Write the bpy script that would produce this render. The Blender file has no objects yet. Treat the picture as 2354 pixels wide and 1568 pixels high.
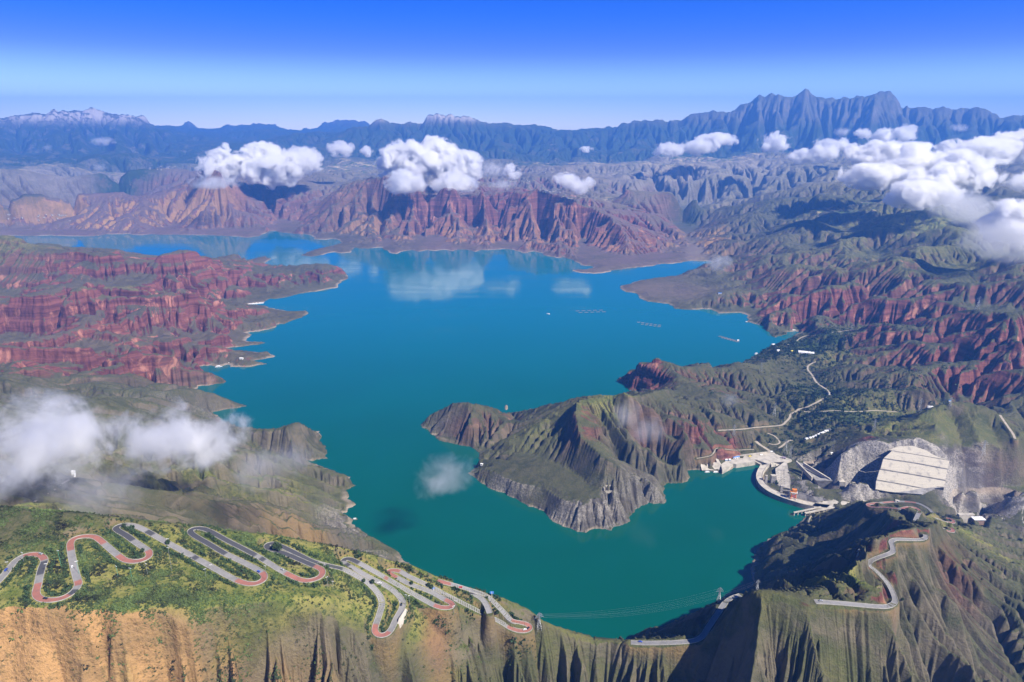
import bpy, math, random
import numpy as np
from mathutils import Vector

# ------------------------------------------------------------------ camera, sky, sun, exposure
H = 1000.0                      # camera height above the lake (metres)
PITCH = math.radians(17.3)
FPX, CX, CY = 1590.0, 1177.0, 784.2
SUN_AZ, SUN_EL = math.radians(129.0), math.radians(45.0)   # azimuth clockwise from +Y
scene = bpy.context.scene
cam_d = bpy.data.cameras.new('camera')
cam_d.sensor_width = 36.0
cam_d.lens = 36.0 * FPX / 2354.0
cam_d.clip_start = 1.0
cam_d.clip_end = 300000.0
cam = bpy.data.objects.new('camera', cam_d)
scene.collection.objects.link(cam)
cam.location = (0, 0, H)
cam.rotation_euler = (math.pi / 2 - PITCH, 0, 0)
scene.camera = cam

world = bpy.data.worlds.new('World')
scene.world = world
world.use_nodes = True
wn, wl = world.node_tree.nodes, world.node_tree.links
bg = wn['Background']
sky = wn.new('ShaderNodeTexSky')
sky.sky_type = 'NISHITA'
sky.sun_disc = False
sky.sun_elevation = SUN_EL
sky.sun_rotation = SUN_AZ
sky.altitude = 3200
sky.air_density = 1.25
sky.dust_density = 0.25
sky.ozone_density = 4.0
# clear mountain air: pale along the skyline, deep blue a few degrees higher
tc = wn.new('ShaderNodeTexCoord'); sx = wn.new('ShaderNodeSeparateXYZ'); wl.new(tc.outputs['Generated'], sx.inputs[0])
cr = wn.new('ShaderNodeValToRGB'); wl.new(sx.outputs[2], cr.inputs[0])
cr.color_ramp.interpolation = 'B_SPLINE'
el = cr.color_ramp.elements
RS = 0.4                        # the ramp is stored dimmed (a smooth ramp cannot exceed 1) and scaled back below
def rc_(c): return (c[0] * RS, c[1] * RS, c[2] * RS, 1)
el[0].position = 0.0; el[0].color = rc_((1.35, 1.25, 1.0))
el[1].position = 0.155; el[1].color = rc_((0.0, 0.16, 0.74))
for p_, c_ in ((0.022, (1.15, 1.12, 1.0)), (0.045, (0.88, 0.92, 0.98)), (0.068, (0.50, 0.56, 0.93)), (0.092, (0.19, 0.235, 0.88)), (0.124, (0.05, 0.19, 0.80)), (0.20, (0.0, 0.13, 0.66)), (0.6, (0.016, 0.075, 0.27))):
    e_ = el.new(p_); e_.color = rc_(c_)
mx = wn.new('ShaderNodeMix'); mx.data_type = 'RGBA'; mx.blend_type = 'MULTIPLY'; mx.inputs[0].default_value = 1.0
wl.new(sky.outputs[0], mx.inputs[6]); wl.new(cr.outputs[0], mx.inputs[7])
vs = wn.new('ShaderNodeVectorMath'); vs.operation = 'SCALE'; vs.inputs['Scale'].default_value = 1.0 / RS
wl.new(mx.outputs[2], vs.inputs[0]); wl.new(vs.outputs[0], bg.inputs['Color'])
bg.inputs['Strength'].default_value = 0.11

sun_d = bpy.data.lights.new('sun', 'SUN')
sun_d.energy = 5.0
sun_d.angle = math.radians(0.5)
sun_d.color = (1.0, 0.93, 0.83)
sun = bpy.data.objects.new('sun', sun_d)
scene.collection.objects.link(sun)
sd = Vector((math.sin(SUN_AZ) * math.cos(SUN_EL), math.cos(SUN_AZ) * math.cos(SUN_EL), math.sin(SUN_EL)))
sun.rotation_euler = sd.to_track_quat('Z', 'Y').to_euler()
sun.location = (0, 0, 5000)

scene.view_settings.view_transform = 'Standard'
scene.view_settings.look = 'None'
scene.view_settings.exposure = EXPOSURE = 1.0
scene.view_settings.gamma = 1.0
scene.render.engine = 'CYCLES'
cy = scene.cycles
cy.max_bounces = 10
cy.volume_bounces = 8
cy.transparent_max_bounces = 12
cy.use_denoising = True
try:
    cy.denoiser = 'OPENIMAGEDENOISE'
except Exception:
    pass
cy.volume_step_rate = 0.6
cy.volume_max_steps = 400

# ------------------------------------------------------------------ measuring helpers
SP, CP = math.sin(PITCH), math.cos(PITCH)
CROP = {'D': (0, 0, 1.0), 'A': (0, 172.4, .33348), 'B': (785, 172.4, .33348), 'C': (1570, 172.4, .33348),
        'Q': (0, 632.2, .33348), 'E': (785, 804.6, .33348), 'F': (1570, 632.2, .33348), 'G': (1570, 1046, .33348),
        'H': (0, 1046, .33348), 'I': (785, 1046, .33348), 'J': (1597.7, 1011.5, .1466), 'K': (1885, 977, .1992)}

def ray(px, py):
    u, v = (px - CX) / FPX, (py - CY) / FPX
    return u, CP - v * SP, -SP - v * CP

def pz(px, py, z):              # survey point: bearing of the photo, known height
    dx, dy, dz = ray(px, py)
    t = (z - H) / dz
    return (dx * t, dy * t, z)

def pr(px, py, r):              # survey point: bearing of the photo, known ground distance
    dx, dy, dz = ray(px, py)
    t = r / math.hypot(dx, dy)
    return (dx * t, dy * t, H + dz * t)

def cp(c, x, y):
    ox, oy, s = CROP[c]
    return ox + s * x, oy + s * y

def line(c, z, *pts):           # z: one number, or the third entry of each point
    out = []
    for p in pts:
        X, Y = cp(c, p[0], p[1])
        out.append(pz(X, Y, z if z is not None else p[2]))
    return out

def liner(c, r, *pts):
    out = []
    for p in pts:
        X, Y = cp(c, p[0], p[1])
        out.append(pr(X, Y, r if r is not None else p[2]))
    return out

# ------------------------------------------------------------------ lake outline
def shore(c, *pts):
    return [cp(c, *p) for p in pts]

LAKE = (
    shore('A', (-700, 1150), (-300, 1130), (60, 1108), (200, 1112), (350, 1106), (500, 1112), (640, 1112), (740, 1098), (880, 1096), (960, 1105),
          (1100, 1102), (1300, 1104), (1450, 1106), (1560, 1112), (1640, 1114), (1700, 1122), (1790, 1112), (1825, 1095), (1850, 1078), (1900, 1076),
          (1950, 1088), (2060, 1098), (2140, 1106), (2160, 1132), (2240, 1136), (2300, 1130), (2340, 1140), (2280, 1180), (2190, 1200), (2110, 1225), (2070, 1243),
          (2150, 1252), (2230, 1240), (2300, 1222))
    + shore('B', (0, 1230), (60, 1225), (100, 1190), (180, 1198), (280, 1190), (320, 1216), (380, 1235), (430, 1215), (490, 1208), (540, 1218),
            (590, 1208), (640, 1214), (700, 1206), (760, 1217), (800, 1205), (860, 1205), (920, 1221), (960, 1206), (1050, 1206), (1130, 1200), (1180, 1206),
            (1215, 1217), (1260, 1230), (1330, 1215), (1365, 1225), (1400, 1245), (1480, 1262), (1530, 1257), (1600, 1280), (1630, 1296), (1650, 1312), (1720, 1318),
            (1740, 1325), (1690, 1340), (1620, 1342), (1590, 1352), (1650, 1366), (1760, 1370), (1850, 1358), (1890, 1345), (1960, 1336), (2080, 1326), (2180, 1306), (2280, 1302))
    + shore('C', (0, 1290), (60, 1280), (170, 1283), (205, 1300), (150, 1322), (60, 1345), (0, 1370))
    + shore('B', (2290, 1388), (2200, 1396), (2100, 1412), (2000, 1435), (1950, 1448), (1920, 1460), (1935, 1482), (1960, 1496), (2030, 1505), (2050, 1530), (2080, 1552), (2150, 1568))
    + shore('F', (-100, 200), (-60, 232), (0, 238), (60, 242), (130, 236), (180, 236), (225, 252), (240, 266), (300, 264), (330, 262), (400, 262), (450, 282), (440, 325), (480, 335), (530, 346),
            (570, 372), (600, 398), (610, 420), (640, 432), (690, 415), (715, 398), (750, 393), (770, 388), (805, 394), (800, 402), (760, 420), (740, 437), (690, 458), (640, 476), (590, 500), (545, 520), (530, 540), (490, 556),
            (430, 588), (380, 612), (340, 634), (280, 645), (200, 660), (100, 664), (0, 650))
    + shore('E', (2300, 120), (2200, 110), (2120, 100), (2060, 130), (1985, 160), (1930, 190), (1895, 208), (1940, 222), (1965, 240), (1975, 255), (1990, 280), (2050, 290), (2060, 305),
            (1985, 330), (1920, 335), (1850, 350), (1750, 372), (1650, 385), (1560, 400), (1480, 410), (1420, 425), (1380, 432), (1320, 412), (1300, 405), (1240, 430), (1180, 440), (1130, 450), (1080, 445), (1000, 450), (880, 440), (780, 440), (720, 450), (640, 470),
            (590, 490), (545, 515), (550, 535), (600, 552), (615, 580), (650, 602), (672, 625), (720, 638), (780, 650), (850, 662), (900, 676), (935, 700), (950, 730), (943, 752), (970, 764), (990, 770),
            (950, 800), (900, 830), (870, 852), (915, 880), (940, 902), (980, 925), (1010, 950), (1060, 968), (1130, 985), (1150, 1005), (1200, 1022), (1240, 1050), (1290, 1082), (1320, 1082), (1380, 1105),
            (1410, 1130), (1430, 1160), (1470, 1190), (1500, 1202), (1560, 1225), (1600, 1240), (1650, 1256), (1690, 1260), (1720, 1237), (1780, 1232), (1830, 1238), (1860, 1246), (1880, 1218), (1940, 1208), (1990, 1180),
            (1985, 1150), (2010, 1125), (2030, 1095), (2060, 1080), (2120, 1052), (2180, 1058), (2220, 1060), (2240, 1035), (2232, 1005), (2222, 970), (2220, 940), (2250, 917), (2320, 918))
    + shore('G', (0, 192), (22, 185), (36, 172), (36, 140), (20, 108), (60, 104), (110, 104), (150, 112), (240, 118), (290, 118), (340, 95), (370, 74), (420, 66), (500, 56),
            (545, 66), (552, 84), (540, 104), (526, 130), (522, 158), (530, 192), (554, 234), (600, 268), (645, 292), (705, 320), (775, 342), (835, 360), (925, 378), (975, 386), (930, 394), (890, 398), (860, 402), (850, 422), (800, 470), (770, 500), (700, 528), (660, 540),
            (620, 560), (580, 590), (560, 600), (530, 640), (490, 690), (478, 740), (465, 780), (472, 820), (475, 855), (490, 875), (500, 897), (460, 935), (400, 972), (330, 1000),
            (250, 1022), (190, 1050), (130, 1066), (60, 1110))
    + shore('I', (2300, 1145), (2240, 1170), (2150, 1210), (2080, 1222), (1985, 1258), (1990, 1310), (2000, 1370), (1900, 1450), (1790, 1450), (1700, 1400), (1600, 1330), (1500, 1290), (1400, 1230),
            (1330, 1190), (1200, 1110), (1050, 1050), (900, 990), (760, 920), (620, 860), (500, 790), (435, 735), (415, 712), (405, 690), (380, 665), (330, 640), (290, 612), (250, 602), (215, 578), (180, 548), (150, 532),
            (100, 500), (70, 472), (82, 442), (40, 425), (0, 402), (32, 398), (42, 372), (80, 356), (103, 342), (75, 322), (40, 302), (52, 275), (28, 242), (70, 222), (102, 210), (75, 198), (65, 180), (62, 152), (20, 138))
    + shore('Q', (2354, 1372), (2290, 1345), (2200, 1316), (2150, 1300), (2090, 1284), (2110, 1276), (2200, 1272), (2262, 1268), (2240, 1250), (2258, 1230), (2250, 1205), (2225, 1170), (2215, 1120), (2195, 1088), (2205, 1076),
            (2150, 1072), (2080, 1072), (1990, 1080), (1900, 1085), (1840, 1085), (1760, 1070), (1660, 1060), (1580, 1050), (1530, 1020), (1515, 985), (1480, 960), (1462, 944), (1500, 940), (1560, 925), (1640, 918), (1704, 906),
            (1660, 892), (1600, 884), (1500, 874), (1420, 866), (1370, 830), (1350, 800), (1280, 800), (1240, 800), (1330, 792), (1362, 782), (1360, 766), (1440, 762), (1490, 752), (1540, 748), (1557, 735), (1540, 715), (1500, 705), (1420, 690), (1390, 665), (1368, 630),
            (1450, 622), (1480, 632), (1530, 628), (1570, 618), (1590, 636), (1640, 634), (1700, 636), (1760, 626), (1842, 614), (1800, 603), (1750, 600), (1760, 588), (1830, 578), (1898, 562), (1850, 545), (1800, 536), (1740, 530), (1680, 524),
            (1600, 520), (1560, 522), (1535, 510), (1600, 498), (1700, 490), (1780, 482), (1838, 470), (1810, 460), (1740, 462), (1690, 452), (1720, 428), (1738, 412), (1700, 402), (1740, 392), (1790, 390), (1830, 378), (1870, 372),
            (1910, 358), (1920, 335), (1960, 338), (2000, 320), (2040, 305), (2080, 295), (2127, 262), (2110, 245), (2040, 250), (1960, 245), (1880, 230), (1820, 212), (1750, 205), (1710, 200), (1760, 195), (1825, 188), (1850, 165), (1940, 160),
            (2010, 145), (2060, 130), (2150, 118), (2230, 105), (2320, 90))
    + shore('A', (2330, 1460), (2360, 1420), (2400, 1385), (2340, 1360), (2260, 1345), (2150, 1345), (2060, 1340), (1960, 1330), (1860, 1320), (1800, 1310), (1870, 1270), (1830, 1250), (1770, 1262), (1700, 1285), (1600, 1300), (1480, 1300), (1350, 1290),
            (1200, 1275), (1000, 1275), (800, 1272), (600, 1275), (450, 1262), (300, 1235), (200, 1200), (100, 1170), (0, 1150), (-300, 1160))
)

# ------------------------------------------------------------------ land heights: ridges, rims, valley floors
CON = []
def R(*a): CON.append(line(*a))
def RR(*a): CON.append(liner(*a))

# far range, skyline and foot
RR('A', 21000, (-1200, 330), (-500, 320), (0, 305), (90, 285), (200, 270), (300, 240), (385, 205), (440, 218), (470, 235), (560, 230), (620, 215), (680, 240), (770, 255), (850, 275),
   (940, 290), (1000, 300), (1060, 345), (1120, 395), (1180, 430), (1300, 455), (1500, 450), (1650, 490))
RR('A', 27000, (1000, 345), (1060, 338), (1130, 358), (1180, 368), (1240, 340), (1300, 320), (1350, 340), (1420, 362), (1480, 358), (1530, 375), (1600, 368), (1670, 355), (1760, 370), (1840, 347),
   (1900, 358), (1990, 365), (2090, 352), (2150, 360), (2230, 320), (2310, 300), (2354, 306))
RR('B', 27000, (0, 308), (60, 322), (130, 340), (250, 350), (400, 375), (600, 380), (900, 370), (1060, 352), (1130, 362), (1200, 360), (1260, 380), (1340, 388), (1420, 395), (1480, 380), (1530, 392), (1600, 420), (1800, 430))
RR('B', 16500, (-60, 440), (0, 420), (60, 390), (130, 370), (200, 348), (270, 328), (330, 350), (380, 375), (430, 352), (470, 332), (490, 350), (540, 360), (600, 315), (650, 322), (710, 312), (745, 299), (800, 306), (860, 303),
   (930, 306), (980, 325), (1060, 352), (1160, 372), (1260, 392), (1340, 400), (1420, 405), (1530, 412), (1640, 404), (1700, 410), (1760, 415), (1850, 382), (1900, 392), (1980, 372), (2080, 362), (2150, 347), (2250, 345), (2320, 325), (2354, 315))
RR('C', 16500, (0, 320), (60, 302), (110, 288), (160, 295), (210, 280), (300, 265), (360, 242), (400, 212), (460, 187), (530, 155), (570, 166), (620, 152), (660, 154), (720, 180), (790, 140), (865, 100), (920, 121), (980, 141),
   (1050, 167), (1120, 150), (1190, 143), (1240, 156), (1290, 156), (1340, 167), (1400, 163), (1460, 190), (1540, 230), (1640, 255), (1760, 270), (1860, 306), (1930, 300), (2000, 282), (2080, 263), (2150, 281), (2200, 295), (2354, 290), (2700, 300), (3400, 320))
RR('D', 32000, (-500, 312), (0, 312), (800, 312), (1600, 314), (2354, 312), (2900, 312)); RR('D', 55000, (-500, 320), (1000, 320), (2900, 320)); RR('D', 20500, (520, 318), (1000, 318), (1500, 320), (2500, 312)); RR('D', 29500, (-300, 330), (500, 322), (1200, 320), (2500, 318))
RR('D', 14000, (-500, 368), (0, 362), (200, 362), (400, 360), (560, 372))                     # foot, left
RR('D', 12800, (560, 372), (800, 370), (1000, 366), (1150, 360), (1260, 366), (1330, 378), (1450, 372), (1560, 360), (1700, 356), (1850, 352), (2000, 350), (2354, 350), (2900, 350))
RR('C', 14600, (700, 400), (640, 350), (600, 300)); RR('C', 14600, (990, 430), (960, 330), (900, 260)); RR('C', 14500, (480, 420), (500, 330)); RR('C', 14500, (1250, 420), (1230, 320)); RR('C', 14500, (1560, 400), (1500, 320))
PLAT_BACK = [(-400, 1160, 590), (0, 1165, 582), (100, 1172, 575), (200, 1181, 568), (317, 1194, 556), (450, 1207, 540), (500, 1217, 532), (634, 1229, 517), (734, 1247, 505), (785, 1257, 498), (852, 1274, 488), (932, 1290, 474), (985, 1317, 460), (1038, 1329, 448), (1085, 1347, 434), (1135, 1367, 419), (1185, 1380, 404), (1228, 1410, 388)]
PLAT_FRONT = [(-400, 1445, 540), (0, 1443, 532), (83, 1447, 530), (150, 1462, 524), (233, 1474, 518), (334, 1442, 522), (434, 1454, 512), (500, 1432, 508), (584, 1424, 500), (650, 1411, 496), (750, 1430, 480), (850, 1468, 452), (950, 1460, 425), (1060, 1450, 400), (1200, 1458, 368)]
for _L in CON[:6]:              # shoulders of the near range stand a little higher than their traced foot of haze
    if abs(math.hypot(_L[0][0], _L[0][1]) - 16500) < 50:
        for _k, _p in enumerate(_L):
            _u = CX + FPX * _p[0] / (_p[1] * CP - (_p[2] - H) * SP)
            if not (1722 < _u < 2010): _L[_k] = (_p[0], _p[1], _p[2] + 95)
            elif 1780 < _u < 1990: _L[_k] = (_p[0], _p[1], _p[2] - 70)
def skyline(L, px):
    return np.interp(px, [p[0] for p in L], [p[1] for p in L])
_S1 = [(cp(c, x, y)) for c, P_ in (('B', ((-60, 440), (60, 390), (200, 348), (270, 328), (380, 375), (470, 332), (540, 360), (600, 315), (745, 299), (860, 303), (930, 306), (1060, 352), (1260, 392), (1420, 405), (1640, 404), (1760, 415), (1900, 392), (2150, 347), (2320, 325))),
       ('C', ((0, 320), (110, 288), (210, 280), (300, 265), (400, 212), (530, 155), (720, 180), (865, 100), (1050, 167), (1190, 143), (1400, 163), (1540, 230), (1760, 270), (1860, 306), (2080, 263), (2354, 290), (3400, 320)))) for x, y in P_]
_S2 = [(cp('A', x, y)) for x, y in ((-1200, 330), (0, 305), (200, 270), (385, 205), (470, 235), (620, 215), (770, 255), (940, 290), (1060, 345), (1180, 430), (1300, 455))]
_g = np.random.default_rng(12)
for L_, x0, x1, n_, rc_, rf_, zf_ in ((_S1, 780, 2700, 25, 16500, 12900, 380), (_S2, -380, 430, 9, 21000, 14300, 330)):
    w_ = _g.lognormal(0, .5, n_ + 1); xs_ = x0 + (x1 - x0) * np.cumsum(w_)[:-1] / w_.sum()
    for k_ in range(n_):
        px_ = xs_[k_]; nx_ = xs_[k_ + 1] if k_ + 1 < n_ else px_ + 40
        zc_ = pr(px_, skyline(L_, px_), rc_)[2]; zf2 = min(zf_, zc_ - 150); dr_ = (rc_ - rf_) * _g.uniform(.75, 1.0)
        sx_ = _g.uniform(-48, 48); a_, b_ = _g.uniform(.55, .88), _g.uniform(.3, .6)
        def pt(px, f, z):
            dx, dy, dz = ray(px, 300.0); t = (rc_ - dr_ * f) / math.hypot(dx, dy); return (dx * t, dy * t, z)
        CON.append([pt(px_, .04, zc_ - 10), pt(px_ + sx_ * .25, .24, zf2 + (zc_ - zf2) * a_), pt(px_ + sx_ * .6, .48, zf2 + (zc_ - zf2) * b_), pt(px_ + sx_, .75, zf2 + (zc_ - zf2) * b_ * .5), pt(px_ + sx_ * 1.2, 1.0, zf2)])
        qx = (px_ + nx_) / 2; tx = _g.uniform(-30, 30)
        zc_ = pr(qx, skyline(L_, qx), rc_)[2]; zf2 = min(zf_, zc_ - 150)
        CON.append([pt(qx, .28, zf2 + (zc_ - zf2) * _g.uniform(.5, .7)), pt(qx + tx * .4, .46, zf2 + (zc_ - zf2) * _g.uniform(.25, .42)), pt(qx + tx, .78, zf2 + (zc_ - zf2) * .12)])
# valley land between the range and the lake
RR('D', 10800, (-400, 400), (0, 398), (200, 398), (350, 402), (500, 400))
RR('D', 8800, (-400, 445), (0, 440), (150, 440), (280, 438))
R('D', 22, (-400, 560), (-100, 548), (0, 523), (60, 512), (100, 505), (200, 482), (300, 459), (380, 446), (440, 436))
RR('D', 9300, (1270, 408), (1400, 410), (1500, 412)); RR('D', 7600, (1440, 434), (1500, 440), (1560, 444), (1600, 452))
RR('D', 10600, (1200, 388), (1400, 392), (1600, 390), (1800, 384), (2000, 384), (2200, 388), (2500, 388))
# hill massif on the far left of the lake, below the left cloud
R('D', None, (20, 531, 22), (80, 518, 38), (130, 506, 62), (200, 492, 85), (260, 482, 110), (317, 463, 170), (377, 442, 260), (430, 412, 420), (475, 386, 560), (515, 400, 520), (567, 424, 330), (640, 442, 260), (700, 456, 220), (760, 452, 260), (785, 439, 340))
R('D', None, (475, 388, 550), (500, 430, 330), (545, 470, 190), (590, 500, 110), (625, 530, 25))
R('D', None, (430, 414, 410), (420, 460, 230), (400, 500, 90), (395, 533, 12))
R('D', None, (567, 426, 320), (600, 452, 210), (660, 500, 80)); R('D', 45, (690, 528), (665, 518), (655, 506))
# the big ridge in the middle distance
R('D', None, (785, 437, 345), (842, 419, 420), (902, 403, 520), (960, 412, 500), (1010, 424, 450), (1068, 431, 425), (1118, 432, 420), (1178, 437, 405), (1222, 439, 395), (1272, 451, 365), (1318, 462, 335),
  (1365, 472, 305), (1395, 489, 260), (1415, 516, 200), (1435, 534, 155), (1447, 562, 88), (1455, 590, 30))
R('D', None, (1018, 400, 330), (1100, 412, 300), (1200, 425, 285), (1300, 438, 275), (1352, 449, 262), (1452, 472, 225), (1519, 492, 180), (1546, 520, 110), (1575, 560, 45))
R('D', None, (785, 437, 345), (770, 470, 230), (750, 505, 130), (735, 530, 40))
for x0, y0, z0, x1, y1 in ((905, 452, 330, 830, 545), (960, 460, 300, 925, 560), (1010, 450, 320, 965, 560), (1060, 455, 320, 1050, 560), (1110, 455, 330, 1125, 562),
                           (1165, 462, 320, 1195, 562), (1215, 470, 290, 1235, 570), (1262, 482, 260, 1290, 580), (1315, 498, 220, 1330, 585), (1372, 520, 170, 1385, 590)):
    R('D', None, (x0, y0, z0), ((x0 + x1) / 2, (y0 + y1) / 2 - 6, z0 * .52), (x1, y1, 22))
for x0, y0, z0, x1, y1 in ((880, 470, 235, 870, 567), (985, 480, 200, 990, 567), (1085, 480, 205, 1090, 567), (1140, 485, 190, 1160, 566), (1240, 500, 165, 1262, 572), (1340, 525, 110, 1350, 592)):
    R('D', None, (x0, y0, z0), ((x0 + x1) / 2, (y0 + y1) / 2 + 4, z0 * .32), (x1, y1, 4))
# river valley at the far right end of the lake
R('D', None, (1605, 600, 3), (1592, 570, 5), (1578, 545, 9), (1563, 522, 14), (1568, 500, 22), (1590, 480, 32), (1600, 466, 40))
# right flank: rising from the lake to the green plateau
R('D', None, (1640, 560, 90), (1700, 520, 170), (1760, 488, 240), (1850, 462, 330), (1900, 440, 400), (1960, 425, 450), (2050, 430, 430), (2200, 440, 430), (2500, 440, 430))
R('D', None, (1760, 500, 200), (1860, 492, 255), (1960, 488, 285), (2050, 486, 310), (2120, 488, 350), (2170, 510, 340), (2220, 535, 320), (2290, 565, 310), (2354, 590, 315), (2600, 640, 330))
R('D', None, (1470, 662, 6), (1530, 668, 18), (1600, 672, 30), (1680, 650, 60), (1760, 630, 110), (1850, 600, 170), (1950, 570, 230), (2060, 545, 270))
R('D', None, (1760, 755, 15), (1775, 715, 70), (1830, 690, 120), (1900, 670, 160), (2000, 640, 210), (2100, 610, 260), (2200, 590, 285))
R('D', None, (1620, 705, 10), (1680, 672, 60), (1740, 655, 95))
R('D', None, (1850, 745, 25), (1900, 725, 85), (1960, 705, 130), (2050, 690, 180), (2150, 670, 230), (2354, 650, 290))
R('D', None, (1950, 770, 85), (2050, 765, 120), (2150, 750, 160), (2250, 745, 220), (2290, 720, 280), (2354, 715, 300), (2500, 720, 300))
R('D', None, (2000, 830, 80), (2100, 822, 110), (2200, 800, 150), (2280, 790, 200), (2354, 770, 260))
R('D', None, (2050, 870, 95), (2150, 860, 120), (2250, 850, 150), (2354, 850, 180), (2500, 850, 200))
R('D', None, (1850, 735, 30), (1960, 745, 70), (2080, 735, 110)); R('D', None, (1900, 800, 60), (2000, 790, 75), (2120, 790, 100))
# valley with the side road, right of the peninsula
R('D', None, (1810, 765, 5), (1830, 800, 22), (1862, 830, 34), (1858, 850, 38), (1880, 885, 42), (1905, 915, 44), (1880, 940, 42), (1840, 950, 40), (1815, 975, 32), (1790, 1000, 24), (1760, 1025, 16), (1740, 1042, 12))
R('D', 52, (1880, 946), (1960, 947), (2060, 947), (2150, 935), (2250, 930))
R('D', None, (1980, 905, 88), (2060, 895, 100), (2150, 900, 110)); R('D', None, (1940, 860, 70), (2010, 858, 90))
# hill above the concrete slope
R('D', None, (2000, 1003, 90), (2060, 985, 105), (2105, 965, 135), (2140, 940, 160), (2180, 925, 180), (2230, 923, 186), (2280, 940, 170), (2330, 975, 150), (2400, 1010, 140))
R('D', None, (1990, 975, 60), (2050, 955, 80)); R('D', None, (2354, 1010, 150), (2330, 930, 120), (2310, 905, 110))
R('D', None, (2060, 1010, 140), (2110, 1004, 148), (2160, 1022, 138), (2190, 1058, 104), (2215, 1055, 110), (2260, 1064, 106), (2300, 1076, 100), (2354, 1098, 85), (2500, 1120, 70))
R('D', None, (2150, 975, 150), (2165, 1000, 130)); R('D', None, (2230, 960, 150), (2250, 1010, 126), (2262, 1040, 114)); R('D', None, (2190, 960, 140), (2205, 1000, 116), (2212, 1040, 104)); R('D', None, (2280, 985, 130), (2310, 1040, 108)); R('D', None, (2110, 985, 125), (2120, 1000, 122))
for _a in (((820, 270), (1060, 244), (1220, 292), (1380, 372)), ((800, 296), (1100, 341), (1495, 411)), ((733, 388), (1110, 443), (1472, 511)), ((694, 511), (1070, 573), (1447, 641)), ((653, 636), (960, 690), (1264, 747)), ((640, 745), (780, 770), (1170, 798))):
    R('K', None, *[(x, y, 123 - 87 * (y - 250) / 540.0) for x, y in _a])
R('D', None, (1955, 1028, 122), (2000, 1012, 134), (2030, 1014, 138)); R('D', 30, (1955, 1135), (2000, 1140))
R('D', None, (1905, 1035, 100), (1950, 1045, 112)); R('D', None, (1960, 1070, 94), (2004, 1075, 93)); R('D', None, (1955, 1105, 62), (1998, 1108, 66)); R('D', 15, (1900, 1115), (1940, 1125))
R('D', None, (2170, 1140, 30), (2190, 1165, -20), (2230, 1192, -60), (2290, 1204, -70), (2354, 1208, -75), (2500, 1212, -80))   # rock wall foot
R('D', -128, (1900, 1211), (1960, 1216), (2050, 1224), (2120, 1226), (2200, 1226), (2300, 1226), (2400, 1226), (2600, 1235))   # river gorge below the dam
R('D', None, (1815, 1150, -90), (1850, 1190, -120), (1900, 1211, -128))
# abutment rock inside the dam's arc
R('K', 10, (260, 800), (450, 800), (620, 805)); R('K', 17, (450, 885), (700, 860), (940, 872)); R('K', 11, (-20, 900), (200, 900), (330, 890))
R('D', None, (1822, 1063, 38), (1840, 1080, 36), (1862, 1098, 32), (1880, 1118, 24), (1888, 1136, 14))
R('J', 2.0, (1130, 560), (1180, 680), (1300, 770), (1450, 840), (1600, 880)); R('J', None, (1400, 350, 20), (1440, 500, 16), (1490, 740, 8)); R('J', None, (1260, 460, 14), (1270, 600, 6), (1310, 720, 3))
# quay shelf
R('D', 12, (1640, 1078), (1665, 1068), (1700, 1058), (1740, 1048), (1780, 1046), (1815, 1058))
R('D', None, (1618, 1030, 55), (1660, 1028, 50), (1700, 1030, 38), (1725, 1034, 22))
# peninsula
R('D', None, (969, 975, 6), (985, 956, 32), (1010, 943, 60), (1042, 930, 92), (1082, 929, 102), (1122, 930, 96), (1148, 940, 62), (1180, 958, 58), (1200, 945, 52), (1242, 937, 84), (1285, 920, 132), (1335, 909, 172), (1375, 908, 186), (1409, 906, 196),
  (1425, 897, 214), (1449, 908, 205), (1480, 925, 175), (1519, 941, 150), (1570, 966, 128), (1600, 985, 95))
R('D', None, (1417, 873, 4), (1429, 863, 30), (1450, 843, 75), (1479, 827, 125), (1502, 820, 145), (1535, 824, 138), (1570, 840, 124), (1603, 841, 112), (1650, 848, 102), (1697, 838, 92), (1740, 845, 85), (1790, 870, 72), (1850, 905, 55))
R('D', None, (1535, 826, 136), (1560, 862, 110), (1600, 890, 100), (1660, 915, 90), (1720, 945, 75), (1780, 968, 50))
R('D', None, (1449, 908, 205), (1500, 900, 150), (1540, 895, 110)); R('D', None, (1697, 840, 92), (1740, 835, 75), (1770, 820, 60))
R('D', None, (1650, 850, 100), (1700, 880, 85), (1760, 905, 70), (1830, 925, 50)); R('D', None, (1540, 905, 105), (1600, 930, 105), (1660, 958, 85), (1720, 985, 62), (1750, 1000, 40))
R('D', None, (1335, 911, 170), (1325, 935, 180), (1319, 956, 176), (1335, 1000, 150), (1355, 1020, 140), (1385, 1050, 130), (1420, 1070, 112), (1445, 1090, 96), (1475, 1100, 78), (1500, 1112, 50), (1515, 1130, 24))
R('D', None, (1180, 985, 60), (1230, 965, 90), (1290, 945, 140), (1330, 930, 175)); R('D', None, (1409, 910, 190), (1430, 960, 140), (1480, 1010, 95), (1500, 1045, 75), (1515, 1065, 50))
R('D', None, (1570, 968, 128), (1580, 1000, 95), (1575, 1035, 70), (1570, 1075, 40)); R('D', None, (1480, 1030, 48), (1520, 1055, 22), (1545, 1082, 6))
R('D', None, (1480, 930, 130), (1520, 985, 85), (1560, 1020, 50), (1590, 1045, 14))
R('D', None, (1100, 1052, 34), (1160, 1060, 42), (1240, 1100, 50), (1300, 1135, 56), (1350, 1158, 58)); R('D', None, (1105, 1070, 34), (1180, 1105, 40), (1250, 1120, 46), (1290, 1145, 50), (1340, 1165, 54), (1400, 1155, 56), (1460, 1125, 56))
R('D', None, (1175, 1036, 46), (1250, 1055, 54), (1310, 1080, 60), (1340, 1100, 62), (1372, 1145, 64))
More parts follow.
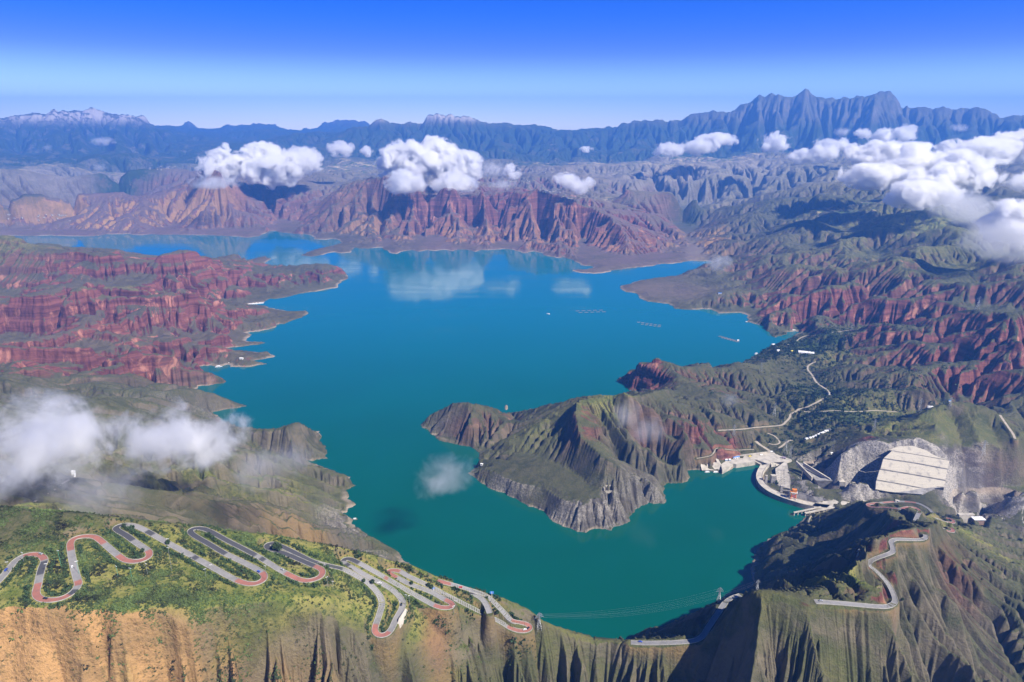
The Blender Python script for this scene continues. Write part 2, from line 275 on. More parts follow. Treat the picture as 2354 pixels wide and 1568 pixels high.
R('D', None, (1160, 1015, 58), (1200, 1000, 75), (1260, 1005, 90), (1300, 1015, 100)); R('D', None, (1040, 1010, 30), (1070, 985, 60), (1085, 950, 88))
# left shore: first red ridge
R('D', None, (-400, 520, 400), (-150, 530, 390), (0, 539, 375), (30, 544, 360), (67, 556, 330), (117, 569, 310), (150, 579, 295), (200, 584, 290), (253, 584, 290), (283, 582, 292), (317, 581, 290), (347, 583, 290), (377, 578, 300),
  (410, 577, 290), (444, 583, 270), (467, 592, 245), (490, 600, 200), (540, 610, 150), (590, 630, 100), (620, 655, 55))
R('D', None, (495, 594, 130), (540, 587, 120), (570, 597, 70), (590, 606, 30)); R('D', None, (640, 616, 70), (690, 608, 84), (734, 611, 78), (785, 619, 40), (798, 630, 8))
R('D', None, (540, 612, 110), (600, 612, 90), (650, 614, 78)); R('D', None, (560, 650, 60), (600, 672, 25), (650, 682, 12))
R('D', 150, (-300, 668), (0, 664), (100, 662), (200, 660), (320, 660)); R('D', None, (320, 660, 150), (430, 676, 100), (520, 690, 50), (570, 700, 8))
R('D', None, (120, 650, 175), (60, 668, 165), (0, 680, 160))
# green topped mesa and its cliffs
R('D', None, (165, 652, 215), (173, 644, 228), (250, 645, 232), (353, 651, 228), (400, 666, 205), (440, 678, 180), (500, 690, 130), (560, 700, 60))
R('D', None, (165, 668, 210), (240, 668, 215), (330, 672, 205), (400, 684, 175), (470, 700, 130), (530, 706, 90)); R('D', None, (165, 705, 85), (240, 712, 80), (330, 722, 75), (400, 724, 65), (470, 722, 50), (540, 718, 35))
R('D', None, (560, 706, 55), (610, 702, 62), (650, 708, 45), (700, 712, 14)); R('D', None, (540, 730, 45), (590, 738, 30), (630, 742, 18))
R('D', None, (420, 742, 75), (480, 760, 60), (540, 780, 50), (600, 786, 12)); R('D', None, (400, 700, 60), (420, 728, 62), (450, 740, 45))
# second tier of red cliffs
R('D', None, (-300, 680, 205), (0, 687, 202), (60, 690, 200), (133, 692, 195), (155, 715, 180), (217, 727, 170), (287, 749, 140), (320, 770, 100), (360, 785, 75))
R('D', None, (0, 762, 68), (80, 768, 66), (160, 768, 62), (283, 778, 55), (340, 788, 50))
R('D', None, (-300, 775, 80), (0, 772, 85), (60, 775, 95), (120, 780, 90))
# long banded cliff
R('D', None, (-300, 790, 190), (0, 792, 184), (110, 793, 182), (180, 795, 180), (257, 794, 180), (330, 796, 172), (383, 799, 160), (410, 812, 125), (430, 826, 80))
R('D', None, (-300, 842, 115), (0, 841, 113), (110, 838, 112), (213, 842, 105), (260, 820, 120), (330, 818, 110), (380, 828, 90))
R('D', None, (430, 826, 75), (480, 832, 45), (440, 800, 60), (500, 805, 40), (560, 805, 28), (615, 806, 18)); R('D', None, (530, 832, 26), (570, 828, 38), (610, 836, 8))
# ridges running down to the lower left shore
R('D', None, (-300, 850, 240), (0, 848, 215), (73, 866, 190), (120, 880, 170), (200, 885, 140), (233, 886, 150), (300, 892, 130), (367, 896, 112), (450, 901, 72), (534, 921, 32), (564, 933, 5))
R('D', None, (213, 842, 105), (280, 838, 112), (340, 838, 102), (410, 842, 85), (467, 849, 66), (500, 860, 30), (517, 877, 5)); R('D', None, (110, 850, 120), (260, 866, 90), (360, 872, 60), (430, 880, 25))
R('D', None, (-300, 905, 290), (0, 908, 262), (66, 905, 240), (133, 895, 225), (233, 903, 205), (350, 912, 165), (417, 922, 130), (484, 946, 70), (505, 958, 30))
R('D', None, (150, 935, 150), (260, 950, 110), (350, 955, 85), (450, 955, 50)); R('D', None, (-300, 960, 300), (0, 955, 290), (150, 955, 270), (250, 965, 250), (300, 980, 230), (400, 1000, 170), (480, 1010, 120))
R('D', None, (480, 985, 100), (520, 976, 108), (564, 974, 112), (614, 986, 98), (650, 977, 122), (694, 974, 92), (730, 990, 34)); R('D', None, (650, 977, 122), (660, 1005, 90), (690, 1035, 50), (705, 1054, 8))
R('D', None, (560, 1010, 55), (620, 1030, 45), (670, 1055, 22)); R('D', None, (320, 1030, 170), (400, 1045, 140), (480, 1040, 110))
R('D', None, (-300, 1070, 440), (0, 1060, 410), (150, 1065, 380), (250, 1068, 350), (334, 1072, 300), (434, 1059, 222), (534, 1043, 158), (634, 1046, 122), (684, 1059, 84), (750, 1079, 50), (800, 1096, 22))
R('D', None, (434, 1062, 220), (500, 1090, 190), (600, 1120, 150), (700, 1150, 105), (770, 1185, 60)); R('D', None, (-300, 1130, 480), (0, 1120, 460), (100, 1118, 450), (220, 1110, 410), (334, 1128, 370), (450, 1140, 330), (560, 1160, 270), (680, 1190, 190), (760, 1225, 150))
R('D', None, (220, 1175, 420), (330, 1180, 380), (450, 1190, 340), (600, 1205, 260), (720, 1235, 190), (800, 1255, 140), (870, 1270, 110))
# near left plateau: back edge, road field, front edge and the fall below it
R('D', None, (-400, 1160, 590), (0, 1165, 582), (100, 1172, 575), (200, 1181, 568), (317, 1194, 556), (450, 1207, 540), (500, 1217, 532), (634, 1229, 517), (734, 1247, 505), (785, 1257, 498), (852, 1274, 488), (932, 1290, 474), (985, 1317, 460), (1038, 1329, 448),
  (1085, 1347, 434), (1135, 1367, 419), (1185, 1380, 404), (1228, 1410, 388), (1259, 1430, 374), (1305, 1447, 354), (1335, 1457, 348), (1347, 1474, 343), (1380, 1477, 342), (1412, 1471, 344), (1450, 1474, 346), (1500, 1477, 350), (1560, 1473, 356), (1610, 1468, 362))
R('D', None, (-400, 1300, 575), (0, 1320, 560), (120, 1310, 555), (250, 1290, 545), (400, 1290, 535), (560, 1320, 520), (720, 1330, 500), (850, 1370, 470), (1000, 1400, 432), (1100, 1425, 405), (1200, 1447, 380))
R('D', None, (-400, 1400, 560), (0, 1400, 552), (150, 1400, 548), (300, 1400, 540), (500, 1385, 525), (650, 1370, 512), (760, 1370, 498))
R('D', None, (-400, 1445, 540), (0, 1443, 532), (83, 1447, 530), (150, 1462, 524), (233, 1474, 518), (334, 1442, 522), (434, 1454, 512), (500, 1432, 508), (584, 1424, 500), (650, 1411, 496), (750, 1430, 480), (850, 1468, 452), (950, 1470, 425), (1060, 1470, 392), (1200, 1470, 362), (1300, 1500, 335), (1400, 1520, 318))
R('D', None, (1060, 1350, 290), (1140, 1380, 270), (1230, 1422, 250), (1310, 1462, 228), (1345, 1488, 215), (1400, 1488, 212), (1440, 1486, 215)); R('D', None, (1100, 1372, 160), (1200, 1402, 140), (1300, 1458, 110), (1345, 1484, 100), (1440, 1482, 95))
# near right: saddle, hilltop, long ridge with the road, fall to the gorge
R('D', None, (1610, 1468, 362), (1640, 1448, 375), (1670, 1408, 405), (1700, 1372, 438), (1740, 1350, 458), (1790, 1362, 460), (1840, 1376, 458), (1873, 1388, 454))
R('D', None, (1873, 1392, 452), (1950, 1395, 450), (2000, 1399, 450), (2050, 1392, 446), (2060, 1375, 440), (2045, 1345, 428), (2018, 1312, 414), (2000, 1295, 404), (2010, 1288, 400), (2053, 1270, 388), (2048, 1250, 378), (2062, 1241, 372), (2118, 1240, 355), (2127, 1228, 345))
R('D', None, (1880, 1362, 445), (1900, 1340, 440), (1933, 1316, 436), (1990, 1335, 446), (2025, 1352, 446), (2040, 1380, 440)); R('D', None, (1933, 1316, 436), (1945, 1295, 420), (1973, 1281, 408), (2000, 1250, 396), (2020, 1229, 390), (2070, 1215, 380), (2117, 1209, 368), (2125, 1225, 350))
R('D', None, (1973, 1281, 408), (1985, 1290, 404)); R('D', None, (2117, 1209, 368), (2085, 1190, 320), (2050, 1185, 280), (2037, 1170, 250), (2060, 1168, 225), (2000, 1160, 170), (1972, 1152, 110), (1955, 1160, 60), (1945, 1165, 14))
R('D', None, (2037, 1172, 250), (1990, 1195, 200), (1940, 1205, 140), (1890, 1210, 90)); R('D', None, (2020, 1230, 388), (1980, 1240, 275), (1940, 1245, 165), (1900, 1255, 100))
R('D', None, (2105, 1200, 262), (2112, 1180, 240), (2108, 1172, 232), (2080, 1168, 205), (2060, 1164, 185)); R('D', None, (2150, 1190, 180), (2190, 1205, 150), (2195, 1218, 160), (2170, 1212, 200))
R('D', None, (2130, 1215, 300), (2200, 1210, 160), (2237, 1213, 120), (2300, 1222, 60), (2354, 1235, 10), (2600, 1250, -40))
def pf(px, fwd, z):             # photo column, distance ahead, height
    return ((px - CX) / FPX * (fwd * CP - (z - H) * SP), float(fwd), float(z))
for _l in (((1740, 705, 452), (1735, 675, 425), (1715, 640, 390), (1690, 600, 350), (1670, 560, 300)), ((1800, 685, 428), (1795, 655, 385), (1785, 620, 345), (1775, 580, 300)),
           ((1873, 692, 444), (1885, 665, 418), (1915, 630, 378), (1940, 590, 330), (1950, 560, 290)), ((1960, 678, 418), (1985, 650, 362), (2010, 610, 305), (2030, 570, 255)),
           ((2052, 700, 436), (2090, 665, 402), (2140, 625, 352), (2180, 590, 305), (2220, 550, 250)), ((2085, 745, 372), (2130, 700, 305), (2180, 650, 235), (2240, 600, 175)),
           ((2068, 880, 380), (2115, 820, 345), (2170, 760, 297), (2230, 700, 245), (2300, 640, 185), (2380, 600, 130)), ((2125, 900, 312), (2180, 840, 244), (2250, 770, 180), (2330, 700, 115)),
           ((2132, 1000, 338), (2190, 930, 292), (2260, 850, 237), (2340, 780, 182), (2430, 710, 120)), ((2180, 990, 250), (2250, 920, 180), (2340, 840, 115)), ((2160, 1110, 230), (2230, 1040, 188), (2310, 960, 144), (2400, 880, 100)),
           ((1395, 742, 318), (1392, 700, 268), (1390, 650, 220)), ((1340, 748, 334), (1335, 705, 304), (1325, 655, 262)), ((1270, 742, 342), (1275, 700, 288), (1280, 650, 238)), ((1500, 748, 336), (1510, 705, 305), (1520, 650, 262)), ((1575, 744, 328), (1585, 700, 272), (1590, 650, 225)), ((1640, 735, 366), (1648, 700, 346), (1650, 650, 302)),
           ((840, 630, 445), (835, 590, 405), (830, 550, 360)), ((905, 650, 420), (900, 610, 365), (895, 560, 312)), ((968, 672, 420), (975, 635, 385), (985, 590, 340)), ((1025, 690, 392), (1030, 650, 335), (1035, 600, 285)), ((1090, 712, 393), (1100, 675, 360), (1115, 630, 315)), ((1150, 722, 366), (1160, 680, 308), (1170, 630, 258)), ((1220, 742, 366), (1225, 700, 334), (1235, 650, 290)),
           ((-300, 545, 470), (-300, 520, 420)), ((-240, 556, 462), (-240, 535, 400)), ((-130, 545, 470), (-130, 515, 425)), ((-60, 555, 460), (-62, 540, 400)), ((5, 548, 472), (5, 522, 425)), ((48, 556, 462), (45, 536, 400)), ((110, 548, 470), (110, 520, 425)), ((165, 562, 455), (165, 544, 400)), ((215, 560, 462), (212, 532, 410)), ((262, 572, 450), (262, 550, 392)),
           ((330, 560, 465), (330, 532, 415)), ((385, 572, 448), (385, 548, 390)), ((430, 565, 460), (428, 538, 408)), ((492, 580, 438), (492, 556, 382)), ((535, 572, 455), (535, 545, 405)), ((590, 588, 432), (590, 560, 375)), ((640, 580, 448), (642, 550, 395)), ((700, 600, 425), (700, 570, 368)), ((755, 598, 445), (755, 565, 398)),
           ((-400, 470, 260), (300, 470, 260), (700, 480, 250), (1200, 560, 180), (1700, 490, 220), (2100, 480, 170), (2354, 560, 90), (2700, 560, 30))):
    CON.append([pf(*q) for q in _l])

# lake side below that ridge: dark slope and the olive bench
R('D', None, (1757, 1279, 74), (1803, 1263, 84), (1850, 1235, 78), (1880, 1213, 58)); R('D', None, (1750, 1300, 70), (1800, 1300, 86), (1847, 1297, 98), (1870, 1270, 98)); R('D', None, (1770, 1252, 55), (1800, 1230, 55), (1850, 1200, 42))
R('D', None, (1845, 1318, 150), (1880, 1300, 150), (1930, 1270, 180)); R('D', None, (1740, 1350, 440), (1715, 1352, 320), (1703, 1364, 290), (1653, 1378, 205), (1613, 1392, 165), (1570, 1413, 122), (1535, 1423, 92), (1502, 1441, 58), (1475, 1447, 36), (1450, 1458, 12))
R('D', None, (1760, 1345, 300), (1780, 1335, 220), (1760, 1325, 140))
# ------------------------------------------------------------------ terrain grid (bearing x log distance, finer near the valley rim)
DTH = 0.00100
TH = 0.90
NC = int(2 * TH / DTH) // 16 * 16 + 1
s0, s1, s2 = math.log(380.0), math.log(8500.0), math.log(60000.0)
sv = [s0]
while sv[-1] < s1: sv.append(sv[-1] + DTH * 1.4)
while sv[-1] < s2: sv.append(sv[-1] + DTH * (2.6 if sv[-1] < math.log(22000) else 6))
while (len(sv) - 1) % 16: sv.append(sv[-1] + DTH * 6)
SV = np.array(sv); NR = len(SV)
TV = -TH + DTH * np.arange(NC)
rows_idx = np.arange(NR)

def to_ij(x, y):
    r = np.hypot(x, y); th = np.arctan2(x, y)
    return np.interp(np.log(r), SV, rows_idx), (th + TH) / DTH

rng = np.random.default_rng(7)

# fractal shoreline
def fractal(poly, seed):
    g = np.random.default_rng(seed)
    P = np.array([pz(a, b, 0)[:2] for a, b in poly])
    for it in range(3):
        Q = np.roll(P, -1, 0); d = Q - P; L = np.hypot(d[:, 0], d[:, 1])
        m = (P + Q) / 2
        n = np.stack([-d[:, 1], d[:, 0]], 1)
        rr = np.hypot(m[:, 0], m[:, 1])
        amp = g.normal(0, 1, len(P)) * np.where(L > rr * 0.004, 0.085, 0.03)
        m = m + n * amp[:, None]
        P = np.stack([P, m], 1).reshape(-1, 2)
    return P
LP = fractal(LAKE, 3)

def raster(poly):
    fi, fj = to_ij(poly[:, 0], poly[:, 1])
    tog = np.zeros((NR, NC + 1), np.int32)
    n = len(fi)
    for k in range(n):
        a, b = fi[k], fi[(k + 1) % n]
        if a == b: continue
        lo, hi = (a, b) if a < b else (b, a)
        i0, i1 = int(math.ceil(lo)), int(math.ceil(hi))
        i0, i1 = max(i0, 0), min(i1, NR)
        if i1 <= i0: continue
        ii = np.arange(i0, i1)
        t = (ii - a) / (b - a)
        jj = fj[k] + t * (fj[(k + 1) % n] - fj[k])
        jc = np.clip(np.ceil(jj).astype(int), 0, NC)
        np.add.at(tog, (ii, jc), 1)
    return (np.cumsum(tog, 1)[:, :NC] & 1).astype(bool)
lake = raster(LP)
for px, py, rr in ((521, 538, 0.0045), (533, 541, 0.0028), (1164, 937, 0.0026)):      # rock islets
    c = pz(px, py, 0); fi, fj = to_ij(c[0], c[1])
    I, J = np.ogrid[:NR, :NC]
    lake &= ~((((I - fi) * 1.4 * 0.25) ** 2 + (J - fj) ** 2) < (rr / DTH) ** 2)
lt = pz(455, 562, 0); I_, J_ = to_ij(lt[0], lt[1])

def edt_band(mask, Rb):         # distance (cells) to the nearest False cell, up to Rb
    d = np.where(mask, 1e3, 0.0)
    for _ in range(1):
        idx = np.arange(mask.shape[1])
        last = np.maximum.accumulate(np.where(~mask, idx, -10**6), 1)
        nxt = np.minimum.accumulate(np.where(~mask, idx, 10**6)[:, ::-1], 1)[:, ::-1]
        d = np.minimum(idx - last, nxt - idx).astype(np.float32)
    d2 = np.minimum(d, Rb) ** 2
    out = d2.copy()
    for k in range(1, Rb + 1):
        kk = (k * 1.4) ** 2
        if kk > Rb * Rb: break
        out[k:] = np.minimum(out[k:], d2[:-k] + kk)
        out[:-k] = np.minimum(out[:-k], d2[k:] + kk)
    return np.sqrt(out)
dl = edt_band(~lake, 40)        # on land: cells to the lake
dw = edt_band(lake, 40)         # on water: cells to land

# gradient noise in world metres
def noise2(x, y, seed):
    xi = np.floor(x); yi = np.floor(y)
    fx = (x - xi).astype(np.float32); fy = (y - yi).astype(np.float32)
    xi = xi.astype(np.int64); yi = yi.astype(np.int64)
    def g(a, b, dx, dy):
        h = (a * 374761393 + b * 668265263 + seed * 974711) & 0xffffffff
        h = ((h ^ (h >> 13)) * 1274126177) & 0xffffffff
        h = (h ^ (h >> 16)) & 4095
        return GX[h] * dx + GY[h] * dy
    u = fx * fx * fx * (fx * (fx * 6 - 15) + 10); v = fy * fy * fy * (fy * (fy * 6 - 15) + 10)
    a = g(xi, yi, fx, fy); b = g(xi + 1, yi, fx - 1, fy)
    c = g(xi, yi + 1, fx, fy - 1); d = g(xi + 1, yi + 1, fx - 1, fy - 1)
    return (a + u * (b - a) + v * (c + u * (d - c) - a - u * (b - a))) * 1.5
_an = np.arange(4096) * 2.399963
GX, GY = np.cos(_an).astype(np.float32), np.sin(_an).astype(np.float32)

def pins(f):
    nr, nc = (NR - 1) // f + 1, (NC - 1) // f + 1
    S = np.zeros(nr * nc); W = np.zeros(nr * nc)
    for pts in CON:
        for a, b in zip(pts[:-1], pts[1:]):
            ia, ja = to_ij(np.array([a[0]]), np.array([a[1]])); ib, jb = to_ij(np.array([b[0]]), np.array([b[1]]))
            n = int(max(abs(ib - ia)[0], abs(jb - ja)[0]) / f * 2) + 2
            t = np.linspace(0, 1, n)
            x = a[0] + (b[0] - a[0]) * t; y = a[1] + (b[1] - a[1]) * t; z = a[2] + (b[2] - a[2]) * t
            i, j = to_ij(x, y)
            i = np.round(i / f).astype(int); j = np.round(j / f).astype(int)
            ok = (i >= 0) & (i < nr) & (j >= 0) & (j < nc)
            k = i[ok] * nc + j[ok]
            S += np.bincount(k, z[ok], nr * nc); W += np.bincount(k, None, nr * nc)
    m = (W > 0).reshape(nr, nc)
    return m, np.where(m, (S / np.maximum(W, 1)).reshape(nr, nc), 0)

def up(a, nr, nc):              # bilinear x2
    o = np.empty((nr, nc), a.dtype)
    o[::2, ::2] = a
    o[1::2, ::2] = (a[:-1] + a[1:]) / 2
    o[:, 1::2] = (o[:, :-2:2] + o[:, 2::2]) / 2
    return o

def laplace(h, f, its):
    pm, pv = pins(f)
    lk = lake[::f, ::f]
    s = SV[::f]; ds = np.gradient(s)
    wr = ((DTH * f) / ds) ** 2
    wr = wr[:, None]
    pm = pm & ~lk
    for _ in range(its):
        hp = np.pad(h, 1, mode='edge')
        n = (wr * (hp[:-2, 1:-1] + hp[2:, 1:-1]) + hp[1:-1, :-2] + hp[1:-1, 2:]) / (2 * wr + 2)
        h = np.where(pm, pv, np.where(lk, 0.0, n))
    return h

h = np.full(((NR - 1) // 16 + 1, (NC - 1) // 16 + 1), 150.0)
h = laplace(h, 16, 500)
for f, its in ((8, 260), (4, 160)):
    h = up(h, (NR - 1) // f + 1, (NC - 1) // f + 1)
    h = laplace(h, f, its)

# erosion strength by place: (crop, x, y, height, half width, half depth in photo pixels / 1590, value)
KM = [('D', x_, 1545, 470, 70, 50, .7) for x_ in range(-100, 800, 110)] + [('K', 600, 850, 14, 150, 20, -1.0), ('D', 2040, 1370, 440, 60, 20, -.5), ('D', 40, 1385, 535, 260, 32, -1.6), ('D', 480, 1390, 522, 300, 26, -1.2), ('D', 2080, 1210, 370, 70, 40, -.6), ('D', 1230, 1100, 50, 150, 50, -0.97), ('D', 1180, 1075, 45, 90, 40, -0.9), ('D', 1310, 1135, 50, 70, 40, -0.9), ('D', 400, 1290, 540, 420, 90, -0.85), ('D', 900, 1390, 460, 200, 70, -0.8), ('D', 60, 1290, 540, 200, 90, -0.8),
      ('D', 1810, 1280, 85, 60, 60, -0.95), ('D', 1690, 1060, 12, 90, 25, -0.95), ('D', 2090, 1095, 80, 75, 36, -0.95), ('D', 1400, 1468, 344, 170, 36, -1.3), ('D', 1260, 1440, 370, 150, 36, -1.0), ('D', 200, 1010, 330, 420, 110, 1.3), ('D', 1050, 1390, 420, 200, 60, -1.0), ('D', 250, 1260, 540, 500, 60, -0.6), ('D', 2000, 1330, 430, 90, 60, -0.6),
      ('D', 1560, 670, 20, 110, 25, -0.75), ('D', 1450, 470, 230, 110, 40, -0.7),
      ('D', 1150, 505, 200, 330, 90, 0.9), ('D', 2100, 1480, 300, 300, 150, 0.5), ('D', 200, 700, 250, 400, 100, 0.1), ('D', 2100, 650, 200, 350, 120, 0.0), ('D', 300, 1580, 470, 560, 40, 0.5), ('D', 300, 1330, 540, 600, 60, -1.4), ('D', 0, 1300, 545, 200, 90, -1.2), ('D', 850, 1370, 470, 160, 70, -1.2), ('D', 2050, 1500, 280, 420, 110, 1.6), ('D', 1300, 1560, 300, 380, 60, 1.6), ('D', 2290, 1130, 0, 150, 60, -0.75), ('D', 2240, 1020, 120, 170, 45, -0.55), ('D', 1810, 1370, 457, 100, 24, -1.0), ('D', 1975, 1080, 80, 60, 50, -.7), ('D', 1450, 970, 150, 130, 50, .2)]
K8 = [('D', 2100, 640, 220, 400, 130, 1.6), ('D', 200, 700, 220, 420, 120, 1.0), ('D', 1900, 440, 350, 500, 40, .8)]
def splat(lst, f, base):
    s = SV[::f][:, None]; t = TV[::f][None, :]
    out = np.full((len(s), t.shape[1]), base, np.float32)
    for c, x, y, z, wx, wy, v in lst:
        X, Y = cp(c, x, y)
        p = pz(X, Y, z); p2 = pz(X, Y - wy, z); p1 = pz(X, Y + wy, z)
        r = math.hypot(p[0], p[1]); th = math.atan2(p[0], p[1])
        sl = abs(math.log(math.hypot(p2[0], p2[1]) / math.hypot(p1[0], p1[1]))) / 2
        e = np.exp(-((((s - math.log(r)) / sl) ** 2 + ((t - th) / (wx / 1590.0)) ** 2) ** 1.5))
        out += v * e.astype(np.float32)
    return out

def erode(h, f, its, k, nz, seed):
    nr, nc = h.shape
    s = SV[::f]; r = np.exp(s)
    dy = (np.gradient(s) * r).astype(np.float32)[:, None]; dx = (DTH * f * r).astype(np.float32)[:, None]
    lk = lake[::f, ::f]
    KK = np.clip(splat(KM, f, 1.0) * (1 + (splat(K8, f, 0.0) if f == 8 else 0)), 0.02, 3.5)
    x = r[:, None] * np.sin(TV[::f])[None]; y = r[:, None] * np.cos(TV[::f])[None]
    h = h.astype(np.float32)
    for lam, am in nz:
        # noise whose wavelength grows with distance in octave steps (real relief, coarser far away)
        L = lam * dx
        o = np.log2(L); o0 = np.floor(o); w = (o - o0).astype(np.float32)
        n = np.zeros_like(h)
        for ov in np.unique(o0):
            rowsel = np.where((o0[:, 0] == ov) | (o0[:, 0] == ov - 1))[0]
            if not len(rowsel): continue
            a, b = rowsel[0], rowsel[-1] + 1
            q = noise2(x[a:b] / 2.0 ** ov, y[a:b] / 2.0 ** ov, seed + int(ov) * 31)
            ww = np.where(o0[a:b] == ov, 1 - w[a:b], w[a:b])
            n[a:b] += q * ww
        h = h + n * am * L * np.clip(KK, 0.12, 2.6) * (1 + 0.3 * np.clip((r[:, None] - 11500) / 2000, 0, 1) * (f > 1)).astype(np.float32) * np.clip(dl[::f, ::f] / 12, 0, 1)
    h[lk] = 0
    fixed = lk.copy(); fixed[0] = True; fixed[-1] = True
    N = nr * nc
    offs = [(-1, 0), (1, 0), (0, -1), (0, 1), (-1, -1), (-1, 1), (1, -1), (1, 1)]
    dist = [dy, dy, dx, dx] + [np.hypot(dx, dy)] * 4
    base = np.arange(N, dtype=np.int32).reshape(nr, nc)
    area = (dx * dy * np.ones((1, nc), np.float32))
    cell = np.sqrt(dx * dy)
    talus = 2.3
    for it in range(its):
        for rep in range(3 if f > 1 else 2):                      # lift pits
            hp = np.pad(h, 1, mode='edge')
            mn = np.full_like(h, 1e9)
            for (a, b) in offs:
                mn = np.minimum(mn, hp[1 + a:1 + a + nr, 1 + b:1 + b + nc])
            h = np.where((h <= mn) & ~fixed, mn + 0.02, h)
        hp = np.pad(h, 1, constant_values=1e9)
        bs = np.zeros_like(h); rc = base.copy(); bd = np.ones_like(h)
        for (a, b), d in zip(offs, dist):
            sl = (h - hp[1 + a:1 + a + nr, 1 + b:1 + b + nc]) / d
            m = sl > bs
            bs = np.where(m, sl, bs); rc = np.where(m, base + a * nc + b, rc); bd = np.where(m, d, bd)
        rc = np.where(fixed, base, rc)
        root = (rc == base)
        rcf = rc.ravel()
        A = area.ravel().astype(np.float64); ptr = rcf.copy(); valid = ~root.ravel()
        for _ in range(13):
            A = A + np.bincount(ptr[valid], A[valid], N)
            np2 = ptr[ptr]; valid = valid & ~root.ravel()[ptr]
            ptr = np2
            if not valid.any(): break
        A = A.reshape(nr, nc).astype(np.float32)
        q = np.sqrt(A) / cell
        F = k * KK * np.clip(q - 1.2, 0, 60) * cell / bd
        F = np.where(root, 0, F)
        hn = h.ravel()
        a = (hn / (1 + F.ravel())).astype(np.float32); b = (F / (1 + F)).ravel().astype(np.float32)
        a = np.where(root.ravel(), hn, a); b = np.where(root.ravel(), 0, b)
        ptr = rcf.copy()
        for _ in range(13):
            a = a + b * a[ptr]; b = b * b[ptr]; ptr = ptr[ptr]
            if b.max() < 1e-4: break
        h = (a + b * 0).reshape(nr, nc)
        # slopes steeper than talus slide a little
        hp = np.pad(h, 1, mode='edge')
        acc = np.zeros_like(h)
        for (aa, bb), d in zip(offs, dist):
            dh = h - hp[1 + aa:1 + aa + nr, 1 + bb:1 + bb + nc]
            ex = np.abs(dh) - talus * d
            acc -= np.sign(dh) * np.clip(ex, 0, None) * 0.09
        h = np.where(fixed, h, h + acc)
        h = h.astype(np.float32)
    return h, A

for _ in range(4):
    hp = np.pad(h, 1, mode='edge')
    hb = h * 0.4 + 0.15 * (hp[:-2, 1:-1] + hp[2:, 1:-1] + hp[1:-1, :-2] + hp[1:-1, 2:])
    h = np.where(lake[::4, ::4], 0.0, np.where(np.exp(SV[::4])[:, None] < 1300, hb, h))
hbase = h.copy()
h8 = h[::2, ::2]
e8, _ = erode(h8.copy(), 8, 18, 0.034, ((12, 0.08), (6, 0.06)), 3)
h = h + up((e8 - h8).astype(np.float64), h.shape[0], h.shape[1])
h, _ = erode(h, 4, 20, 0.028, ((6, 0.06), (3, 0.06)), 11)
h = up(h, (NR - 1) // 2 + 1, (NC - 1) // 2 + 1)
h, _ = erode(h, 2, 12, 0.038, ((6, 0.06), (3, 0.07)), 51)
h = up(h, NR, NC)
h, FLOW = erode(h, 1, 9, 0.048, ((5, 0.07), (2.5, 0.09)), 91)
hbase = up(up(hbase, (NR - 1) // 2 + 1, (NC - 1) // 2 + 1), NR, NC)
PL = np.array([pz(*p)[:2] for p in PLAT_BACK] + [pz(*p)[:2] for p in PLAT_FRONT[::-1]])
_fr = np.random.default_rng(5)
for _k in range(3):
    Q = np.roll(PL, -1, 0); mm = (PL + Q) / 2 + np.stack([-(Q - PL)[:, 1], (Q - PL)[:, 0]], 1) * (_fr.normal(0, .07, len(PL))[:, None])
    PL = np.stack([PL, mm], 1).reshape(-1, 2)
plat = raster(PL)
pw = np.clip(edt_band(plat, 14) / 9.0, 0, 1); pw = pw * pw * (3 - 2 * pw) * 0.94
h = (h * (1 - pw) + np.maximum(hbase, h * 0 + 300) * pw).astype(np.float32)
FLOWN = np.sqrt(FLOW / ((np.gradient(SV) * np.exp(2 * SV))[:, None] * DTH))
GX2 = np.exp(SV)[:, None] * np.sin(TV)[None]; GY2 = np.exp(SV)[:, None] * np.cos(TV)[None]
CELL = (np.exp(SV) * DTH)[:, None]
# ------------------------------------------------------------------ cover maps (true colours of the ground, by place)
S_RED = [('D', 250, 610, 280, 420, 60, 1.0), ('D', 200, 740, 150, 350, 80, 1.0), ('D', 180, 818, 150, 260, 32, 1.1), ('D', 560, 800, 30, 100, 60, .6), ('D', 700, 640, 60, 130, 45, .9), ('D', 1150, 500, 200, 380, 100, .95),
         ('D', 480, 470, 200, 220, 80, .8), ('D', 1450, 560, 100, 120, 60, .8), ('D', 120, 515, 60, 200, 25, .7), ('D', 1800, 610, 150, 220, 60, .55), ('D', 1850, 690, 150, 200, 50, .75), ('D', 2220, 700, 250, 240, 90, .8), ('D', 2300, 800, 200, 160, 50, .9),
         ('D', 1480, 855, 70, 60, 40, 1.3), ('D', 1620, 870, 100, 120, 40, .45), ('D', 1340, 985, 140, 45, 26, .8), ('D', 1140, 960, 60, 60, 20, .4), ('D', 1470, 985, 110, 35, 16, .6), ('D', 1665, 1012, 60, 70, 22, 1.2), ('D', 1560, 965, 120, 70, 30, .5),
         ('D', 2000, 1370, 440, 60, 16, .4), ('D', 2060, 1190, 300, 35, 15, 1.2), ('D', 2200, 985, 140, 120, 20, .2), ('D', 2200, 1320, 220, 45, 60, .5),
         ('D', 265, 1165, 450, 70, 12, .8), ('D', 500, 1150, 300, 120, 30, .12), ('D', 2010, 1010, 100, 25, 12, 1.2), ('D', 1050, 990, 40, 60, 20, .4), ('D', 545, 1530, 470, 45, 30, .5), ('D', 1000, 1480, 400, 40, 30, .5),
         ('D', 200, 400, 400, 300, 40, -.6), ('D', 150, 470, 100, 350, 40, .5), ]
